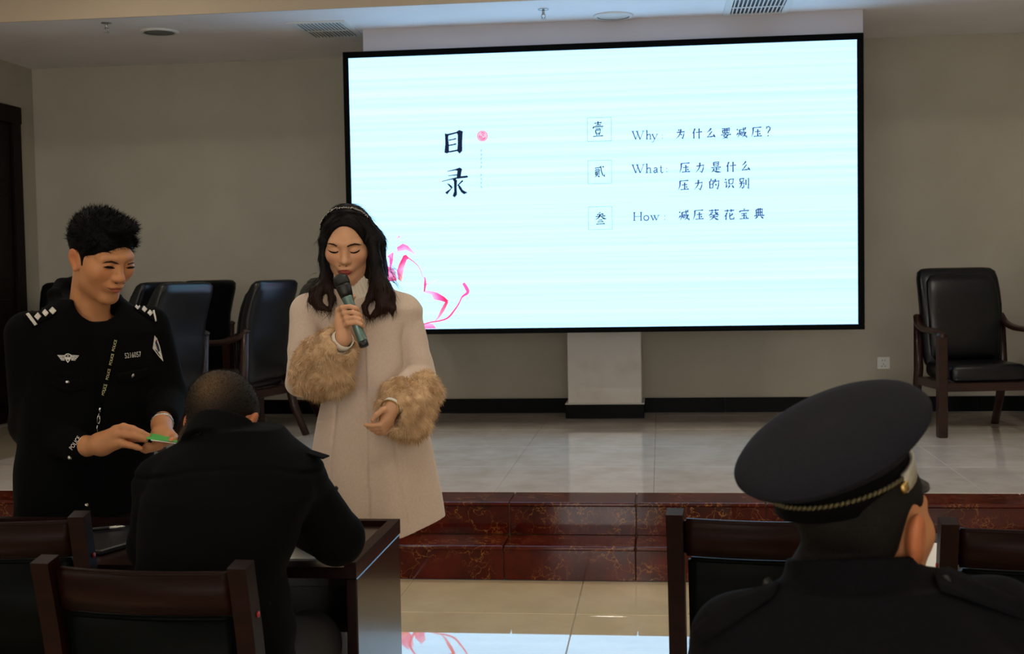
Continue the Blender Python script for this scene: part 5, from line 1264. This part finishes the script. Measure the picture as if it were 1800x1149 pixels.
# ------------------------------------------------------------------ the officer in the peaked cap, seen from behind
def capped():
    root = person('officer in a peaked cap seen from behind, in the right foreground', (.3, 1.82, 0))
    fr = (ROT(138, 0, 3), W(1526, 924, 1.92), 1.04)
    v = Vol(axis(-.06, .74, .004), axis(1.58, 2.5, .005), axis(-.002, 1.3, .022, ((.98, 1.28, .0035),)))
    head(v, fr, jaw=1.12); rr = ROT(0, 0, -8)@ROT(17, -10, 0)
    v.add(E((-.085, .012, -.010), (.0105, .026, .040), rr), .006, fr); v.cut(E((-.097, .004, -.006), (.0095, .014, .023), rr), .004, fr); v.add(E((-.090, .020, -.008), (.004, .006, .022), rr), .004, fr)
    v.add(C(glob((0, .03, -.06), fr), W(1505, 1015, 1.90), .06, .064), .02)
    v.add(ZL([(.48, .3, 1.80, .17, .12), (.8, .3, 1.80, .17, .12), (.94, .295, 1.82, .16, .1), (1.0, .29, 1.83, .1, .08)]), .03)
    S1, E1, H1 = W(1300, 1128, 1.83), W(1250, 1420, 1.95), np.array([.16, 2.24, .80])
    S2, E2, H2 = W(1752, 1100, 1.86), W(1800, 1400, 2.0), np.array([.46, 2.26, .80])
    for a, b, c in ((S1, E1, H1), (S2, E2, H2)): v.add(C(a, b, .052, .044), .02); v.add(C(b, c, .044, .03), .012)
    for H in (H1, H2):
        v.add(C(H, H+np.array([0, .07, -.01]), .032, .028), .015)
        for k in range(4): finger(v, [H+np.array([-.03+.02*k, .09, -.01]), H+np.array([-.03+.02*k, .125, -.012]), H+np.array([-.028+.018*k, .15, -.025])], .0098, .008)
        finger(v, [H+np.array([.02, .02, 0]), H+np.array([.055, .05, -.01]), H+np.array([.06, .085, -.018])], .012, .009)
    for s in (-1, 1):
        v.add(C((.3+s*.09, 1.80, .55), (.3+s*.12, 2.22, .54), .09, .07), .03); v.add(C((.3+s*.12, 2.22, .54), (.3+s*.12, 2.2, .07), .062, .044), .02)
    P, Q = v.mesh(1); body = mk('body', P, Q, M['skin_m'], root, True, skin_cols(P, SKM*np.array([.95, .9, .86]), fr), True)
    # hair below the cap
    v = Vol(axis(.1, .5, .0035), axis(1.72, 2.1, .0035), axis(.97, 1.24, .0035))
    v.add(E((0, .021, .036), (.0835, .105, .091)), 0, fr); v.cut(E((0, -.11, -.02), (.12, .115, .12)), .01, fr); v.add(E((.01, .052, -.048), (.062, .054, .056)), .02, fr); v.add(E((.016, .052, -.075), (.078, .074, .062)), .02, fr); v.add(C((-.05, .055, .02), (-.04, .06, -.05), .028, .022), .02, fr)
    v.cut(E((-.105, -.006, -.016), (.052, .048, .066)), .006, fr); v.cut(E((.095, .002, -.012), (.045, .036, .055)), .006, fr); v.cut(E((-.10, .03, -.105), (.07, .06, .05)), .01, fr)
    P, Q = v.mesh(1); q = loc(P, fr); mk('hair', P, Q, mat('greying_hair', (1, 1, 1), .75, spec=.15, vcol=True, noise=(300, (.5, .46, .42), .42, .58), bump=(420, .4, .002)), root, True, lerp3(srgb(20, 17, 15)[:3], srgb(58, 48, 38)[:3], np.clip((-.02-q[:, 2])/.05, 0, 1)), True)
    # jacket
    v = Vol(axis(-.14, .82, .005), axis(1.5, 2.36, .006), axis(.44, 1.12, .005))
    f0, lo, hi = ZL([(.46, .3, 1.80, .21, .15), (.6, .3, 1.80, .21, .15), (.8, .3, 1.80, .22, .148), (.88, .3, 1.81, .215, .138), (.93, .298, 1.82, .19, .125), (.965, .296, 1.83, .155, .11), (.99, .292, 1.838, .122, .1), (1.01, .289, 1.842, .10, .092)], 2.5)
    def fn(X, Y, Z): return f0(X, Y, Z)-.006*np.sin(17*X+11*Z)*np.sin(21*Z+6*X)
    v.add((fn, lo, hi), 0)
    v.add(C(W(1420, 1068, 1.84), S1, .05, .062), .035); v.add(C(W(1580, 1058, 1.85), S2, .05, .062), .035)
    v.add(C(S1, E1, .068, .062), .025); v.add(C(E1, H1, .062, .046), .02); v.add(C(S2, E2, .068, .062), .025); v.add(C(E2, H2, .062, .046), .02)
    c = W(1497, 1008, 1.87); Rn = ROT(0, -6, -2)
    def col_fn(X, Y, Z):
        d = (np.sqrt((X/.088)**2+(Y/.084)**2)-1)*.084+Z*.18; return np.maximum(np.abs(d)-.008, np.abs(Z+.004)-.028-.008*np.clip(-Y/.08, -1, 1)).astype(np.float32)
    v.add((col_fn, (-.11, -.11, -.045), (.11, .11, .045)), .012, (Rn, c, 1.))
    v.cut(C(glob((0, .02, -.06), fr), c, .068, .072), .006)
    P, Q = v.mesh(1); jk = mk('jacket', P, Q, M['uniform'], root, True, world=True); jb = bvh_of(jk)
    for L in ([(1212, 1096), (1345, 1012), (1372, 1030), (1360, 1052), (1240, 1130)], [(1640, 1012), (1664, 1002), (1790, 1056), (1796, 1090), (1650, 1040)]): decal('shoulder_strap', [L], jb, M['uniform'], jk, .004, 3, .005)
    for px, py in ((1352, 1026), (1660, 1022)): button(px, py, jb, M['black'], jk, .009)
    # peaked cap
    hf = (fr[0]@ROT(0, -13, 1), glob((.016, .036, .058), fr), .98)
    n = 72; A_ = np.arange(n)*2*math.pi/n
    def ringpts(rx, ry, zf): return np.stack([rx*np.sin(A_), -ry*np.cos(A_), zf(-np.cos(A_), np.sin(A_))], 1)   # starts at the front
    def hat_part(name, rings, m_, par, cap0=False, cap1=False, smooth=True):
        V = np.concatenate([ (r*hf[2])@hf[0].T+hf[1] for r in rings]); m = len(rings); Fc = []
        for i in range(m-1):
            for k in range(n): Fc.append((i*n+k, i*n+(k+1) % n, (i+1)*n+(k+1) % n, (i+1)*n+k))
        if cap0: Fc.append(tuple(range(n-1, -1, -1)))
        if cap1: Fc.append(tuple((m-1)*n+k for k in range(n)))
        return mk(name, V, Fc, m_, par, smooth, world=True)
    rim = lambda yn, xn: .078-.036*yn+0*xn
    cap = hat_part('peaked_cap', [ringpts(.096, .1125, lambda y, x: .034-.006*y+0*x), ringpts(.106, .124, lambda y, x: .044-.018*y), ringpts(.122, .142, lambda y, x: .058-.029*y), ringpts(.137, .157, lambda y, x: .070-.035*y), ringpts(.1405, .1605, lambda y, x: .0755-.036*y), ringpts(.1415, .1615, lambda y, x: .0785-.036*y),
                                  ringpts(.1405, .1605, lambda y, x: .082-.036*y), ringpts(.136, .156, lambda y, x: .0865-.0355*y), ringpts(.122, .14, lambda y, x: .093-.033*y), ringpts(.09, .104, lambda y, x: .0985-.026*y), ringpts(.05, .058, lambda y, x: .100-.015*y), ringpts(.002, .002, lambda y, x: .1005+0*y)], M['uniform3'], root, cap1=True)
    hat_part('rim_piping', [ringpts(.1408, .1608, lambda y, x: .0745-.036*y), ringpts(.1432, .1632, lambda y, x: .0762-.036*y), ringpts(.1436, .1636, lambda y, x: .0785-.036*y), ringpts(.1412, .1612, lambda y, x: .081-.036*y)], M['uniform3'], cap)
    bd = hat_part('cap_band', [ringpts(.094, .110, lambda y, x: -.014+0*y), ringpts(.097, .113, lambda y, x: -.013+0*y), ringpts(.098, .114, lambda y, x: .03-.005*y), ringpts(.096, .1125, lambda y, x: .035-.006*y)], M['band'], cap)
    # twisted cord round the band
    parts = []
    for k in range(84):
        a = 2*math.pi*k/84; p = np.array([.1015*math.sin(a), -.1175*math.cos(a), .0165+.004*math.cos(a)]); t = np.array([math.cos(a), math.sin(a)*1.2, 0]); t /= np.linalg.norm(t)
        nrm_ = np.array([math.sin(a), -math.cos(a), 0]); d_ = t*.8+np.array([0, 0, .6]); Vt, Ft = tube_data([p-d_*.0048, p, p+d_*.0048], [.0016, .0034, .0016], 6)
        parts.append(((Vt*hf[2])@hf[0].T+hf[1], Ft))
    V, Fc = join_data(parts); tag(mk('braided_cord', V, Fc, mat('dull_gold_cord', srgb(84, 75, 48), .6, metal=.3), bd, True, world=True), kind='stuff')
    # wide silver strap over the front and the shiny peak
    def arcband(name, a0, a1, r_in, r_out, z0, z1, m_, m=20):
        V = []; Fc = []
        for i in range(m+1):
            a = a0+(a1-a0)*i/m
            for dr, zz in ((r_in, z0), (r_out, z0), (r_out, z1), (r_in, z1)): V.append(((.0955+dr)*math.sin(a), -(.112+dr)*math.cos(a), zz+.012*math.cos(a)))
        for i in range(m):
            for k in range(4): Fc.append((i*4+k, i*4+(k+1) % 4, i*4+4+(k+1) % 4, i*4+4+k))
        Fc += [(3, 2, 1, 0), (m*4, m*4+1, m*4+2, m*4+3)]
        return mk(name, (np.array(V)*hf[2])@hf[0].T+hf[1], Fc, m_, bd, True, world=True)
    arcband('front_strap', -1.5, 1.5, .004, .0105, -.006, .022, mat('silver_strap', srgb(168, 164, 148), .5, metal=.3))
    for s in (-1, 1): arcband('strap_button', s*1.54-.06, s*1.54+.06, .003, .0125, -.002, .012, M['brass'], 4)
    V = []; Fc = []; m = 24; kk = 7
    for lay in (0, 1):
        for i in range(m+1):
            a = -1.30+2.60*i/m
            for j in range(kk):
                t = j/(kk-1); ext = .046*t*(math.cos(a/1.30*math.pi/2)**.55 if abs(a) < 1.2999 else 0)
                V.append(((.096+ext*.55)*math.sin(a), -(.112+ext)*math.cos(a), -.010-.8*ext+.008*math.cos(a)-lay*.004))
    o_ = (m+1)*kk
    for i in range(m):
        for j in range(kk-1):
            q = (i*kk+j, i*kk+j+1, (i+1)*kk+j+1, (i+1)*kk+j); Fc.append(q); Fc.append(tuple(o_+x for x in q[::-1]))
        Fc.append((i*kk+kk-1, o_+i*kk+kk-1, o_+(i+1)*kk+kk-1, (i+1)*kk+kk-1))
    mk('peak', (np.array(V)*hf[2])@hf[0].T+hf[1], Fc, mat('peak_gloss', srgb(14, 15, 22), .2, spec=.5), cap, True, world=True)
    v = Vol(axis(-.02, .62, .012), axis(1.62, 2.36, .012), axis(.05, .68, .012))
    for s in (-1, 1):
        v.add(C((.3+s*.09, 1.80, .565), (.3+s*.12, 2.22, .55), .098, .085), .03); v.add(C((.3+s*.12, 2.22, .545), (.3+s*.12, 2.2, .08), .08, .064), .02)
    P, Q = v.mesh(1); mk('trousers', P, Q, M['trousers'], root, True, world=True)
    for s in (-1, 1):
        x = .3+s*.12; v = Vol(axis(x-.1, x+.1, .007), axis(2.1, 2.46, .007), axis(-.003, .13, .007)); v.add(C((x, 2.18, .05), (x+s*.02, 2.35, .038), .046, .042), 0); v.add(C((x, 2.2, .05), (x, 2.2, .1), .05, .052), .02)
        v.cut((lambda X, Y, Z: Z-.001+0*X+0*Y, (-3, 1, -1), (2, 5, .003)), 0); P, Q = v.mesh(1); mk('shoe', P, Q, M['shoe'], root, True, world=True)
capped()
